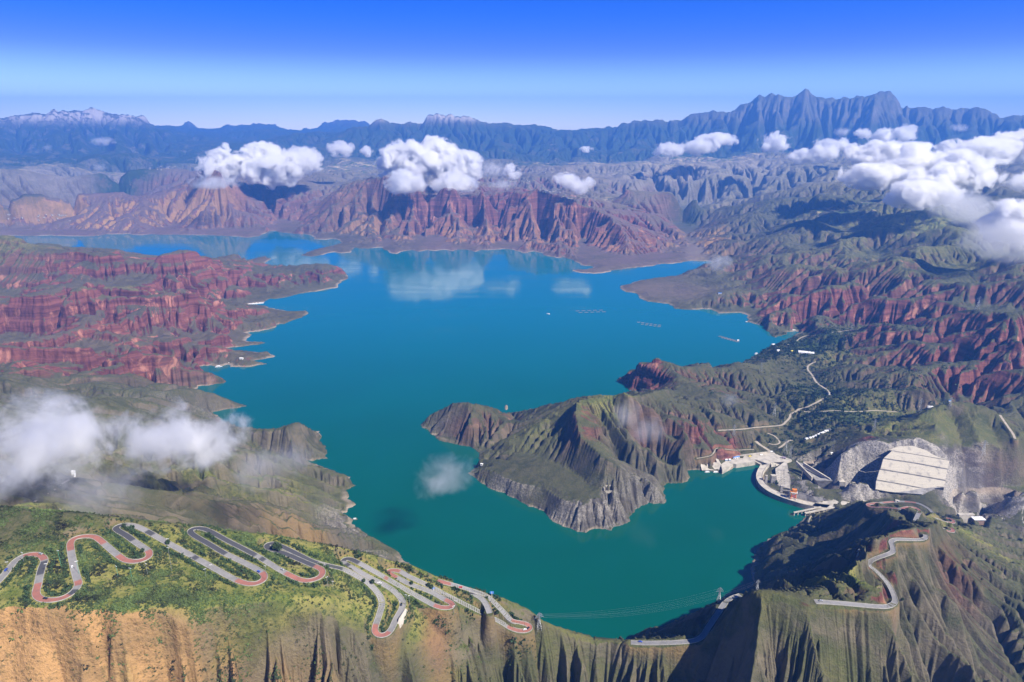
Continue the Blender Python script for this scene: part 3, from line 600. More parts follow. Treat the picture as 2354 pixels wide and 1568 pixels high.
S_GRN = [('D', 400, 1405, 520, 620, 46, .9), ('D', 1940, 1335, 430, 80, 26, .6), ('D', 2230, 985, 140, 160, 34, .25), ('D', 2060, 1000, 105, 80, 18, .4), ('D', 200, 1000, 330, 450, 120, .45), ('D', 600, 1120, 150, 200, 60, .3), ('D', 1980, 1300, 430, 160, 60, .35), ('D', 1400, 1500, 330, 900, 60, .25), ('D', 350, 1290, 540, 420, 75, 1.0), ('D', 800, 1330, 470, 300, 70, .7), ('D', 100, 1160, 480, 220, 60, .7), ('D', 1320, 935, 170, 150, 22, .35), ('D', 1420, 915, 190, 60, 18, .4), ('D', 2050, 560, 300, 260, 55, .35), ('D', 2120, 500, 330, 130, 25, .5), ('D', 2000, 1320, 420, 60, 25, .9),
         ('D', 1900, 800, 60, 130, 30, .35), ('D', 300, 650, 220, 140, 12, .7), ('D', 40, 550, 350, 80, 10, .5), ('D', 1850, 400, 400, 300, 30, .3), ('D', 1200, 430, 300, 160, 16, .5), ('D', 2000, 950, 60, 120, 60, .5), ('D', 1400, 470, 230, 120, 30, .4), ('D', 2200, 1230, 160, 160, 20, .6), ('D', 850, 1430, 430, 200, 40, .35)]
S_TAN = [('D', x_, 1545, 478, 46, 50, a_) for x_, a_ in ((-140, .7), (-60, .8), (10, .55), (80, .95), (140, .85), (200, .4), (270, .35), (350, .8), (420, .85), (520, .6), (585, .5), (660, .8), (730, .3))] + [('D', 120, 1560, 480, 300, 46, 1.1), ('D', 430, 1550, 480, 130, 46, .9), ('D', 660, 1530, 465, 110, 46, .9), ('D', 530, 1370, 510, 60, 18, .6), ('D', 230, 500, 60, 240, 30, .9), ('D', 830, 540, 60, 70, 30, .7), ('D', 1600, 575, 20, 60, 35, 1.6), ('D', 1450, 595, 40, 90, 30, .7),
         ('D', 100, 1380, 540, 120, 25, .3), ('D', 880, 1420, 430, 25, 40, .7), ('D', 620, 925, 40, 120, 25, .4), ('D', 1050, 560, 20, 330, 22, .6), ('D', 1500, 670, 20, 150, 30, .35), ('D', 300, 530, 20, 260, 12, .6), ('D', 690, 1200, 200, 90, 50, .45), ('D', 1000, 1480, 400, 60, 50, .3)]
S_GRY = [('D', 1350, 1185, 20, 150, 35, 1.0), ('D', 1180, 1120, 20, 110, 25, .7), ('D', 1480, 1130, 30, 70, 40, .7), ('D', 1985, 1085, 60, 50, 45, 1.9), ('D', 2110, 1030, 125, 105, 15, 1.9), ('D', 2280, 1145, 20, 130, 42, 1.9), ('D', 1860, 1100, 0, 60, 50, 1.2), ('D', 1900, 1090, 60, 60, 40, .8), ('D', 780, 1180, 60, 60, 60, .8), ('D', 720, 1040, 60, 60, 30, .5),
         ('D', 860, 1260, 80, 80, 30, .8), ('D', 450, 940, 60, 250, 25, .6), ('D', 1050, 320, 1200, 260, 40, .8), ('D', 170, 265, 1400, 260, 30, 1.3), ('D', 2300, 1120, 60, 90, 26, .8), ('D', 1000, 1000, 20, 60, 30, .6)]
S_FLD = [('D', 1500, 400, 200, 300, 16, 1.0), ('D', 1850, 395, 250, 250, 16, .9), ('D', 1120, 430, 290, 130, 12, 1.2), ('D', 1330, 455, 260, 80, 12, 1.3), ('D', 1260, 385, 300, 130, 12, .9), ('D', 100, 400, 300, 350, 14, .6), ('D', 800, 400, 250, 130, 14, 1.0), ('D', 1960, 490, 285, 110, 10, 1.1), ('D', 2080, 480, 300, 80, 12, .9), ('D', 1500, 350, 500, 600, 14, .6)]
S_SOL = [('D', 1598, 580, 8, 22, 26, 1.6), ('D', 150, 430, 60, 480, 42, 1.2), ('D', 800, 410, 250, 200, 20, .5), ('D', 1450, 415, 220, 300, 34, 1.0), ('D', 1900, 400, 300, 300, 20, .6), ('D', 1450, 480, 200, 150, 35, .35), ('D', 1540, 670, 18, 110, 22, .35)]
S_WOD = [('D', 200, 485, 30, 90, 6, 1.2), ('D', 60, 512, 20, 90, 6, 1.2), ('D', 300, 462, 30, 60, 5, 1.2), ('D', 390, 448, 30, 60, 4, 1.2), ('D', 1880, 785, 40, 60, 12, 1.2), ('D', 1900, 900, 50, 60, 16, .9), ('D', 1960, 955, 60, 90, 16, .8), ('D', 1580, 500, 30, 40, 30, .8), ('D', 1240, 398, 250, 70, 6, 1.0)]
S_WRM = [('D', 1150, 505, 200, 340, 90, 1.1), ('D', 480, 480, 180, 240, 70, 1.1), ('D', 200, 510, 50, 300, 40, .9), ('D', 250, 640, 250, 420, 90, .4), ('D', 200, 780, 150, 380, 60, .3), ('D', 1520, 540, 120, 130, 50, .8), ('D', 1800, 600, 150, 240, 80, .12), ('D', 1540, 670, 18, 110, 22, .5)]
MAPS = {n: np.clip(splat(l, 1, 0.0), 0, 2.0) for n, l in (('red', S_RED), ('green', S_GRN), ('tan', S_TAN), ('grey', S_GRY), ('field', S_FLD), ('wood', S_WOD), ('soil', S_SOL), ('warm', S_WRM))}
_r = np.exp(SV)[:, None]
MAPS['wood'] = np.maximum(MAPS['wood'], np.clip((_r - 12300) / 1500, 0, 1) * np.clip((1150 - h) / 250, 0, 1) * 1.15)
MAPS['soil'] = np.maximum(MAPS['soil'], np.clip((_r - 7400) / 900, 0, 1) * np.clip((12700 - _r) / 800, 0, 1) * np.clip((680 - h) / 200, 0, 1) * .6)
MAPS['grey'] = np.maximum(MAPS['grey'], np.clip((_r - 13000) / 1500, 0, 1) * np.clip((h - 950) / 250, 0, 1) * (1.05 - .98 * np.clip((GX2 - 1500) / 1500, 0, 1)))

# ------------------------------------------------------------------ shaping after erosion
def octa(lams, seed, amp=0.5):
    o = 0; a = 1
    for k, l in enumerate(lams):
        o = o + a * noise2(GX2 / l, GY2 / l, seed + k * 17); a *= amp
    return o
# bedded red cliffs: harder layers stand as steps
red = np.clip(MAPS['red'], 0, 1)
lay = 58.0
hz = h + 26 * octa((620, 240), 5) + 5.0 * octa((60,), 8)
q = hz / lay; fq = q - np.floor(q)
step = np.clip((fq - 0.55) / 0.3, 0, 1); step = step * step * (3 - 2 * step)
hs = h + (step - fq) * lay * 0.5
near = np.exp(SV)[:, None] < 7500
h = h + (hs - h) * red * near * np.clip(h / 25, 0, 1) * np.clip(splat([('D', 250, 640, 250, 500, 140, 1.0), ('D', 1480, 860, 80, 70, 50, 1.0), ('D', 1350, 985, 120, 90, 40, .9), ('D', 1665, 1012, 60, 70, 30, 1.0), ('D', 480, 500, 120, 300, 50, .8), ('D', 900, 540, 60, 130, 40, .7), ('D', 2050, 720, 200, 380, 140, .35)], 1, 0.0), 0, 1)
# jagged crests on the far range
far = np.clip((np.exp(SV)[:, None] - 12500) / 3500, 0, 1) * np.clip((h - 700) / 500, 0, 1)
h = h + far * (85 * np.abs(octa((620, 260, 120), 21, .6)) - 40)
# small relief
kk = np.clip(splat(KM, 1, 1.0), 0.12, 1.3)
rr_ = np.exp(SV)[:, None]
fine = np.zeros_like(h)
for ov in range(2, 9):
    lam = 2.0 ** ov
    w = np.clip(1 - np.abs(np.log2(lam / (CELL * 3.2))) / 1.2, 0, 1)
    rowsel = np.where(w[:, 0] > 0)[0]
    if len(rowsel):
        a, b = rowsel[0], rowsel[-1] + 1
        n = noise2(GX2[a:b] / lam, GY2[a:b] / lam, 300 + ov)
        fine[a:b] += w[a:b] * lam * 0.055 * n
h = h + fine * kk * np.clip(dl / 3, 0, 1)
h = np.where(lake, -1.0 - np.minimum(dw * CELL * 0.45, 60), h)
gorge = np.clip(splat([('D', 2120, 1212, -110, 360, 52, 1.6), ('D', 1870, 1190, -120, 60, 26, 1.6)], 1, 0.0), 0, 1) > 0.35
gorge &= (np.arange(NC)[None] > to_ij(*pz(1835, 1160, -60)[:2])[1])
land = np.where(gorge, h, np.maximum(h, 0.6 + np.minimum(dl, 14) * CELL * 0.22))
h = np.where(lake, h, land).astype(np.float32)

def sample(x, y, a=None):
    a = h if a is None else a
    i, j = to_ij(np.asarray(x, float), np.asarray(y, float))
    i = np.clip(i, 0, NR - 1.001); j = np.clip(j, 0, NC - 1.001)
    i0 = i.astype(int); j0 = j.astype(int); u = i - i0; v = j - j0
    return (a[i0, j0] * (1 - u) * (1 - v) + a[i0 + 1, j0] * u * (1 - v) + a[i0, j0 + 1] * (1 - u) * v + a[i0 + 1, j0 + 1] * u * v)

RT = np.exp(np.linspace(math.log(420), math.log(40000), 6000))
def hit(px, py, water=True):    # where the line of sight of the survey meets the ground
    dx, dy, dz = ray(px, py)
    t = RT
    x, y, z = dx * t, dy * t, H + dz * t
    g = sample(x, y)
    if water: g = np.maximum(g, np.where(sample(x, y, lake.astype(np.float32)) > 0.5, 0.0, -500))
    k = np.argmax(z <= g)
    if k == 0: k = 1
    a = (z[k - 1] - g[k - 1]) / max((z[k - 1] - g[k - 1]) - (z[k] - g[k]), 1e-6)
    tt = t[k - 1] + a * (t[k] - t[k - 1])
    return np.array([dx * tt, dy * tt, H + dz * tt])
# ------------------------------------------------------------------ roads: traced, laid on the slope, the slope benched to them
ROADS = {}
ROADS['zigzag'] = [cp('H', *p) for p in ((-160, 960), (-80, 930), (0, 862), (60, 790), (105, 735), (165, 697), (240, 686), (290, 702), (308, 735), (292, 770), (276, 830), (262, 900), (248, 950), (262, 985), (310, 1003), (380, 1001), (450, 982), (510, 942), (541, 895), (530, 850),
    (512, 780), (497, 710), (488, 650), (486, 612), (502, 585), (545, 568), (600, 562), (655, 568), (705, 603), (770, 660), (830, 708), (870, 730), (930, 737), (990, 725), (1028, 700), (1028, 672), (1000, 648), (930, 602), (870, 557), (818, 528), (796, 507), (820, 490),
    (870, 483), (930, 491), (1000, 522), (1090, 572), (1180, 622), (1300, 686), (1400, 741), (1500, 797), (1600, 852), (1680, 884), (1750, 891), (1805, 872), (1825, 842), (1805, 813), (1740, 775), (1640, 725), (1540, 676), (1450, 622), (1370, 577), (1322, 546), (1312, 521),
    (1345, 508), (1400, 511), (1460, 535), (1560, 590), (1680, 651), (1800, 716), (1900, 778), (2000, 833), (2085, 867), (2150, 865), (2208, 842), (2225, 807), (2200, 782), (2140, 757), (2070, 727), (1990, 692), (1920, 668), (1862, 650), (1837, 632), (1852, 614),
    (1900, 617), (1970, 646), (2060, 690), (2140, 730), (2230, 757), (2354, 785))] + [cp('I', *p) for p in ((40, 802), (110, 840), (180, 882), (230, 930), (268, 980), (280, 1030), (265, 1090), (245, 1150), (229, 1205), (240, 1236), (272, 1247), (310, 1238),
    (343, 1205), (378, 1130), (412, 1070), (424, 1025), (402, 982), (350, 932), (280, 890), (200, 850), (120, 806), (60, 772), (20, 748), (14, 725), (50, 717), (110, 742), (200, 791), (300, 847), (400, 905), (500, 963), (590, 1013), (650, 1043), (705, 1056), (752, 1052),
    (768, 1033), (742, 1014), (690, 987), (620, 948), (540, 917), (470, 892), (400, 857), (345, 830), (318, 810), (340, 797), (400, 803), (450, 833), (530, 870), (620, 912), (700, 955), (800, 1005), (900, 1056), (1000, 1106), (1100, 1156), (1160, 1193), (1222, 1214),
    (1280, 1212), (1303, 1190), (1280, 1170), (1235, 1158), (1170, 1142), (1130, 1100), (1075, 1042), (1015, 985), (960, 955), (880, 930), (800, 906), (740, 890), (690, 877), (655, 869))]
ROADS['spur'] = [cp('I', *p) for p in ((1022, 1097), (1012, 1065), (990, 1020), (955, 985), (905, 957), (840, 938), (800, 925))]
ROADS['ridge'] = [cp('I', *p) for p in ((1990, 1294), (2050, 1297), (2100, 1299), (2230, 1297), (2340, 1292))] + [cp('G', *p) for p in ((60, 1285), (110, 1270), (145, 1240), (165, 1205), (205, 1145), (250, 1080), (290, 1022), (340, 985), (400, 966))]
ROADS['pass'] = [cp('G', *p) for p in ((905, 1014), (1000, 1018), (1150, 1030), (1300, 1044), (1390, 1048), (1440, 1035), (1462, 1008), (1450, 960), (1420, 900), (1380, 850), (1335, 805), (1290, 768), (1282, 742), (1330, 715), (1400, 690), (1445, 668), (1443, 630), (1434, 602), (1465, 584), (1560, 585), (1630, 585), (1672, 572), (1668, 548))]
ROADS['switchback'] = [cp('G', *p) for p in ((1600, 455), (1622, 410), (1632, 385), (1600, 366), (1550, 362), (1500, 372), (1450, 368), (1390, 362), (1330, 362), (1285, 356), (1275, 342), (1330, 334), (1400, 328), (1480, 322), (1560, 325), (1630, 338), (1690, 370), (1720, 400))]
ROADS['lower'] = [cp('G', *p) for p in ((1735, 436), (1780, 450), (1830, 466), (1862, 468), (1866, 455), (1845, 442), (1810, 436))]
ROADS['lowest'] = [cp('G', *p) for p in ((1780, 498), (1812, 518), (1840, 530), (1862, 527), (1858, 512), (1830, 500))]
VROADS = {'valley': [cp('F', *p) for p in ((240, 1072), (330, 1068), (420, 1062), (500, 1052), (600, 1044), (680, 1035), (710, 1012), (735, 985), (745, 960), (780, 940), (800, 925), (850, 912), (880, 900), (920, 880), (965, 855), (1010, 835), (1000, 800), (960, 770), (920, 740), (890, 690), (862, 655), (862, 630), (885, 612), (920, 598))],
          'east': [cp('F', *p) for p in ((800, 935), (870, 945), (960, 941), (1050, 936), (1150, 942), (1250, 940), (1330, 935), (1480, 945))],
          'ramp': [cp('F', *p) for p in ((500, 1145), (530, 1170), (570, 1195), (610, 1222))],
          'loop': [cp('F', *p) for p in ((580, 1090), (630, 1110), (660, 1140), (665, 1160), (630, 1170), (590, 1162))],
          'shed': [cp('F', *p) for p in ((660, 1195), (690, 1175), (720, 1150), (755, 1138))],
          'ruin': [cp('F', *p) for p in ((845, 1133), (900, 1118), (950, 1095), (985, 1080), (1012, 1072))],
          'track': [cp('J', *p) for p in ((20, 290), (150, 270), (260, 240), (300, 190), (350, 130), (480, 145), (620, 160), (780, 155), (930, 148))],
          'bank': [cp('G', *p) for p in ((870, 480), (870, 450), (885, 420))],
          'highway': [cp('F', *p) for p in ((2185, 965), (2215, 1010), (2250, 1060), (2275, 1095), (2290, 1130))],
          'dirt': [cp('H', *p) for p in ((230, 325), (300, 280), (380, 235), (430, 195), (480, 168))], 'dirtb': [cp('H', *p) for p in ((400, 375), (470, 395), (540, 402), (605, 402))],
          'lakeroad': [cp('F', *p) for p in ((785, 455), (810, 435), (850, 420), (910, 415), (980, 402), (1060, 395), (1150, 380), (1220, 378))]}

def catmull(P, step):
    P = np.asarray(P, float); out = []
    for i in range(len(P) - 1):
        p0, p1, p2, p3 = P[max(i - 1, 0)], P[i], P[i + 1], P[min(i + 2, len(P) - 1)]
        n = max(2, int(np.linalg.norm((p2 - p1)[:2]) / step))
        t = (np.arange(n) / n)[:, None]
        out.append(0.5 * ((2 * p1) + (p2 - p0) * t + (2 * p0 - 5 * p1 + 4 * p2 - p3) * t ** 2 + (-p0 + 3 * p1 - 3 * p2 + p3) * t ** 3))
    out.append(P[-1:]); return np.concatenate(out)

def smooth1(z, n):
    k = np.hanning(2 * n + 3)[1:-1]; k /= k.sum()
    return np.convolve(np.pad(z, (n, n), mode='edge'), k, mode='valid')

def lay(pts, half, win, fade):
    q = catmull(np.array([(a, b, 0.0) for a, b in pts]), 1.2)[:, :2]
    P = np.array([hit(a, b, water=False) for a, b in q])
    s = np.concatenate([[0], np.cumsum(np.hypot(*np.diff(P[:, :2], axis=0).T))])
    for w in (win * 2, win):
        zs = np.interp(np.arange(0, s[-1], 4.0), s, P[:, 2]); zs = smooth1(zs, int(w))
        z = np.interp(s, np.arange(0, s[-1], 4.0), zs)
        P = np.array([pz(a, b, zz) for (a, b), zz in zip(q, z)])
        s = np.concatenate([[0], np.cumsum(np.hypot(*np.diff(P[:, :2], axis=0).T))])
    n = max(3, int(s[-1] / 2.2)); t = np.linspace(0, s[-1], n)
    return np.column_stack([smooth1(np.interp(t, s, P[:, k]), 2) for k in range(3)])

def bench(curves):
    dm = np.full(h.shape, 1e9, np.float32); zr = np.zeros(h.shape, np.float32); hw = np.ones(h.shape, np.float32); fd = np.ones(h.shape, np.float32)
    for C, half, fade in curves:
        fi, fj = to_ij(C[:, 0], C[:, 1])
        for k in range(len(C)):
            i, j = int(fi[k]), int(fj[k])
            if i < 2 or i >= NR - 2 or j < 2 or j >= NC - 2: continue
            c = CELL[i, 0]; R_ = half + fade
            a, b = int(R_ / (c * 1.2)) + 1, int(R_ / c) + 1
            sl = (slice(max(i - a, 0), min(i + a + 2, NR)), slice(max(j - b, 0), min(j + b + 2, NC)))
            d = np.hypot(GX2[sl] - C[k, 0], GY2[sl] - C[k, 1])
            m = d < dm[sl]
            dm[sl][m] = d[m]; zr[sl][m] = C[k, 2]; hw[sl][m] = half; fd[sl][m] = fade
    w = np.clip(1 - (dm - hw - 1.0) / fd, 0, 1); w = w * w * (3 - 2 * w)
    return w, zr, dm

RC = {}
for k, p in ROADS.items():
    RC[k] = lay(p, 5, 9 if k != 'ridge' else 14, 12)
WID = {k: (3.3 if k in ('zigzag', 'spur') else 3.4) for k in ROADS}
VC = {k: lay(p, 3, 8, 6) for k, p in VROADS.items()}
VW = {'valley': 4.5, 'east': 3.5, 'ramp': 6, 'loop': 3.2, 'shed': 4, 'ruin': 4, 'track': 2.4, 'bank': 1.8, 'highway': 4, 'dirt': 2.0, 'dirtb': 2.4, 'lakeroad': 3.5}
w_, z_, RD = bench([(RC[k], WID[k], 9.0) for k in RC] + [(VC[k], VW[k], 7.0) for k in VC if k not in ('dirt', 'dirtb')])
hlow = h.copy()
_wp, _zp, _dp = bench([(RC['pass'], 4, 20.0)])
upc = np.clip((hlow - _zp) / 2.0, 0, 1) * np.clip((24 - _dp) / 6, 0, 1) * (_dp < 60) * np.clip((17 - (hlow - _zp)) / 4, 0, 1)
h = np.where(lake, h, h * (1 - w_) + z_ * w_).astype(np.float32)
CUT = np.clip(1 - np.abs(RD - 7) / 4, 0, 1) * (RD < 30)
MAPS['tan'] = np.maximum(MAPS['tan'], CUT * 0.35)
MAPS['red'] = np.maximum(MAPS['red'], upc * 1.3)
MAPS['green'] = MAPS['green'] * (1 - upc)
# ------------------------------------------------------------------ objects: helpers
COL = scene.collection
def tag(o, label=None, cat=None, group=None, kind=None):
    if label: o['label'] = label
    if cat: o['category'] = cat
    if group: o['group'] = group
    if kind: o['kind'] = kind
    return o

def mesh_np(name, V, Fq, mat=None, smooth=True, attrs=None, parent=None):
    me = bpy.data.meshes.new(name)
    V = np.ascontiguousarray(V, np.float32); Fq = np.ascontiguousarray(Fq, np.int32)
    me.vertices.add(len(V)); me.vertices.foreach_set('co', V.ravel())
    k = Fq.shape[1]
    me.loops.add(Fq.size); me.loops.foreach_set('vertex_index', Fq.ravel())
    me.polygons.add(len(Fq)); me.polygons.foreach_set('loop_start', np.arange(0, Fq.size, k, dtype=np.int32))
    try: me.polygons.foreach_set('loop_total', np.full(len(Fq), k, np.int32))
    except Exception: pass
    me.polygons.foreach_set('use_smooth', np.full(len(Fq), smooth, bool))
    for n, a in (attrs or {}).items():
        at = me.attributes.new(n, 'FLOAT', 'POINT'); at.data.foreach_set('value', np.ascontiguousarray(a, np.float32).ravel())
    me.update(calc_edges=True)
    if mat: me.materials.append(mat)
    o = bpy.data.objects.new(name, me); COL.objects.link(o)
    if parent: o.parent = parent
    return o

# node helper
class NT:
    def __init__(s, name):
        s.m = bpy.data.materials.new(name); s.m.use_nodes = True
        s.n, s.l = s.m.node_tree.nodes, s.m.node_tree.links
        s.b = s.n['Principled BSDF']; s.out = s.n['Material Output']
    def add(s, t, **kw):
        nd = s.n.new(t)
        for k, v in kw.items(): setattr(nd, k, v)
        return nd
    def link(s, a, b): s.l.new(a, b)
    def attr(s, n):
        a = s.add('ShaderNodeAttribute', attribute_name=n); return a.outputs['Fac']
    def math(s, op, a, b=None, clamp=False):
        m = s.add('ShaderNodeMath', operation=op, use_clamp=clamp)
        for i, v in enumerate((a, b)):
            if v is None: continue
            if isinstance(v, (int, float)): m.inputs[i].default_value = v
            else: s.link(v, m.inputs[i])
        return m.outputs[0]
    def ramp(s, v, lo, hi, a=0.0, b=1.0):
        m = s.add('ShaderNodeMapRange'); m.interpolation_type = 'SMOOTHSTEP'
        s.link(v, m.inputs[0]); m.inputs[1].default_value = lo; m.inputs[2].default_value = hi; m.inputs[3].default_value = a; m.inputs[4].default_value = b
        return m.outputs[0]
    def mix(s, f, a, b):
        m = s.add('ShaderNodeMix', data_type='RGBA'); m.clamp_factor = True
        for i, v in ((0, f), (6, a), (7, b)):
            if isinstance(v, tuple): m.inputs[i].default_value = (*v, 1)
            elif isinstance(v, (int, float)): m.inputs[i].default_value = v
            else: s.link(v, m.inputs[i])
        return m.outputs[2]
    def noise(s, vec, scale, detail=4, rough=0.6, dist=0.0):
        m = s.add('ShaderNodeTexNoise'); s.link(vec, m.inputs['Vector'])
        m.inputs['Scale'].default_value = scale; m.inputs['Detail'].default_value = detail; m.inputs['Roughness'].default_value = rough; m.inputs['Distortion'].default_value = dist
        return m.outputs['Fac']

def plain(name, col, rough=0.8, metal=0.0, var=0.12, scale=0.2, bump=0.0):
    t = NT(name)
    g = t.add('ShaderNodeTexCoord').outputs['Object']
    n = t.noise(g, scale, 4, 0.65)
    c2 = tuple(max(0, c * (1 - 2.2 * var)) for c in col); c1 = tuple(min(1, c * (1 + var)) for c in col)
    t.link(t.mix(t.ramp(n, 0.35, 0.7), c1, c2), t.b.inputs['Base Color'])
    t.b.inputs['Roughness'].default_value = rough; t.b.inputs['Metallic'].default_value = metal
    if bump:
        b = t.add('ShaderNodeBump'); b.inputs['Distance'].default_value = bump; t.link(n, b.inputs['Height']); t.link(b.outputs[0], t.b.inputs['Normal'])
    return t.m

# ------------------------------------------------------------------ ground material
def ground_material():
    t = NT('ground')
    geo = t.add('ShaderNodeNewGeometry')
    P = geo.outputs['Position']
    sep = t.add('ShaderNodeSeparateXYZ'); t.link(geo.outputs['Normal'], sep.inputs[0]); nz = sep.outputs[2]
    sp = t.add('ShaderNodeSeparateXYZ'); t.link(P, sp.inputs[0]); z = sp.outputs[2]
    n1 = t.noise(P, 0.004, 6, 0.62); n2 = t.noise(P, 0.03, 6, 0.65); n3 = t.noise(P, 0.22, 5, 0.7); n4 = t.noise(P, 0.0011, 4, 0.6)
    n5 = t.noise(P, 0.011, 5, 0.65, 0.6)
    n6 = t.noise(P, 0.7, 4, 0.7)
    A = {k: t.attr(k) for k in ('red', 'green', 'tan', 'grey', 'field', 'wood', 'ravine', 'soil', 'warm')}
    # scrub and dry grass
    base = t.mix(t.ramp(n2, 0.35, 0.65), (0.046, 0.052, 0.026), (0.088, 0.084, 0.044))
    base = t.mix(t.ramp(n1, 0.4, 0.65), base, t.mix(t.ramp(n3, .4, .6), (0.055, 0.068, 0.028), (0.105, 0.098, 0.05)))
    # grass
    gr = t.mix(t.ramp(n2, 0.38, 0.6), (0.115, 0.140, 0.032), (0.225, 0.210, 0.062))
    gr = t.mix(t.ramp(n3, 0.5, 0.62), gr, (0.035, 0.065, 0.015))
    fg = t.math('MULTIPLY', A['green'], t.ramp(t.math('ADD', n1, t.math('MULTIPLY', n2, .5)), 0.5, 0.85, 0.55, 1.25))
    c = t.mix(fg, base, gr)
    c = t.mix(t.math('MULTIPLY', A['soil'], t.ramp(n1, .35, .6, .5, 1.0)), c, t.mix(n2, (0.17, 0.155, 0.11), (0.31, 0.265, 0.20)))
    c = t.mix(t.math('MULTIPLY', A['warm'], t.ramp(n1, .35, .6, .55, .95)), c, t.mix(n2, (0.090, 0.064, 0.058), (0.19, 0.128, 0.108)))
    # scree and pale soil on slopes
    steep = t.math('SUBTRACT', 1.0, nz)
    st = t.math('ADD', steep, t.math('MULTIPLY', t.math('SUBTRACT', n2, 0.5), 0.22))
    # grey rock
    gy = t.mix(t.ramp(n3, .35, .65), (0.10, 0.09, 0.08), (0.30, 0.275, 0.245))
    gy = t.mix(t.ramp(n5, .42, .58), gy, (0.075, 0.068, 0.062))
    pg = t.mix(t.ramp(n3, .38, .6), (0.17, 0.16, 0.14), (0.38, 0.35, 0.31))
    gy = t.mix(t.ramp(A['grey'], 1.1, 1.5), gy, t.mix(t.ramp(n5, .5, .62), pg, (0.14, 0.13, 0.12)))
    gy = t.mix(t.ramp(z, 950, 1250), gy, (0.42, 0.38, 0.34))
    fr = t.ramp(st, 0.30, 0.46)
    rockc = t.mix(t.ramp(n5, .4, .62), (0.062, 0.060, 0.042), (0.145, 0.122, 0.085))
    c = t.mix(t.math('MULTIPLY', fr, t.ramp(n5, .35, .6, .15, .8)), c, rockc)
    c = t.mix(t.math('MULTIPLY', A['grey'], t.ramp(st, 0.05, 0.20), True), c, gy)
    # red rock, on the steeper faces and bare patches
    cmb = t.add('ShaderNodeCombineXYZ'); t.link(t.math('MULTIPLY', sp.outputs[0], 0.0015), cmb.inputs[0]); t.link(t.math('MULTIPLY', sp.outputs[1], 0.0015), cmb.inputs[1]); t.link(t.math('MULTIPLY', z, 0.05), cmb.inputs[2])
    band = t.noise(cmb.outputs[0], 1.0, 5, 0.75)
    rd = t.mix(t.ramp(band, .38, .62), (0.085, 0.031, 0.029), (0.185, 0.070, 0.056))
    rd = t.mix(t.ramp(n5, .54, .68), rd, (0.36, 0.165, 0.115))
    fred = t.math('MULTIPLY', A['red'], t.ramp(t.math('ADD', st, t.math('MULTIPLY', t.math('SUBTRACT', n1, .5), .35)), 0.15, 0.36))
    c = t.mix(t.math('MULTIPLY', fred, t.ramp(n2, .3, .55, .7, 1.0)), c, rd)
    # ochre earth
    tn = t.mix(t.ramp(n5, .38, .62), (0.40, 0.235, 0.10), (0.26, 0.165, 0.075))
    tn = t.mix(t.ramp(n3, .5, .68), tn, (0.16, 0.115, 0.05))
    ftan = t.math('MULTIPLY', A['tan'], t.ramp(t.math('ADD', st, t.math('MULTIPLY', t.math('SUBTRACT', n5, .5), 1.5)), 0.20, 0.42))
    c = t.mix(ftan, c, tn)
    # small farmed plots
    cm = t.add('ShaderNodeMapping'); t.link(P, cm.inputs[0]); cm.inputs['Scale'].default_value = (0.006, 0.010, 0.0)
    vo = t.add('ShaderNodeTexVoronoi'); t.link(cm.outputs[0], vo.inputs['Vector']); vo.inputs['Scale'].default_value = 1.6
    sc = t.add('ShaderNodeSeparateColor'); t.link(vo.outputs['Color'], sc.inputs[0])
    pl = t.mix(t.ramp(sc.outputs[0], .45, .5), (0.07, 0.11, 0.035), (0.42, 0.34, 0.19))
    ff = t.math('MULTIPLY', A['field'], t.ramp(sc.outputs[1], .45, .5), True)
    ff = t.math('MULTIPLY', ff, t.ramp(n4, .42, .55)); ff = t.math('MULTIPLY', ff, t.ramp(steep, .12, .05))
    c = t.mix(ff, c, pl)
    # woods
    fw = t.math('MULTIPLY', A['wood'], t.ramp(t.math('ADD', n1, t.math('MULTIPLY', n2, .4)), .55, .75, .3, 1.1), True)
    c = t.mix(fw, c, t.mix(n3, (0.018, 0.034, 0.014), (0.045, 0.07, 0.028)))
    # bare wash line round the water
    sh = t.math('MULTIPLY', t.ramp(z, 6.0, 2.0), t.ramp(z, -20, -5)); sh = t.math('MULTIPLY', sh, t.ramp(n1, .42, .6, .05, .75))
    c = t.mix(sh, c, t.mix(n2, (0.26, 0.20, 0.15), (0.42, 0.35, 0.27)))
    # ravine beds carry pale gravel
    c = t.mix(t.math('MULTIPLY', A['ravine'], t.ramp(n2, .4, .6, .1, .7)), c, (0.15, 0.12, 0.085))
    # scattered scrub
    c = t.mix(t.math('MULTIPLY', t.math('MULTIPLY', t.ramp(n6, .56, .66), t.ramp(steep, .5, .25, .15, .75)), t.math('SUBTRACT', 1.0, ftan, True)), c, (0.022, 0.034, 0.014))
    t.link(c, t.b.inputs['Base Color'])
    t.b.inputs['Roughness'].default_value = 0.95
    t.b.inputs['Specular IOR Level'].default_value = 0.15
    hgt = t.math('ADD', t.math('MULTIPLY', n2, 9.0), t.math('MULTIPLY', n3, 3.0))
    b = t.add('ShaderNodeBump'); b.inputs['Strength'].default_value = 0.8; b.inputs['Distance'].default_value = 1.0
    t.link(hgt, b.inputs['Height']); t.link(b.outputs[0], t.b.inputs['Normal'])
    return t.m

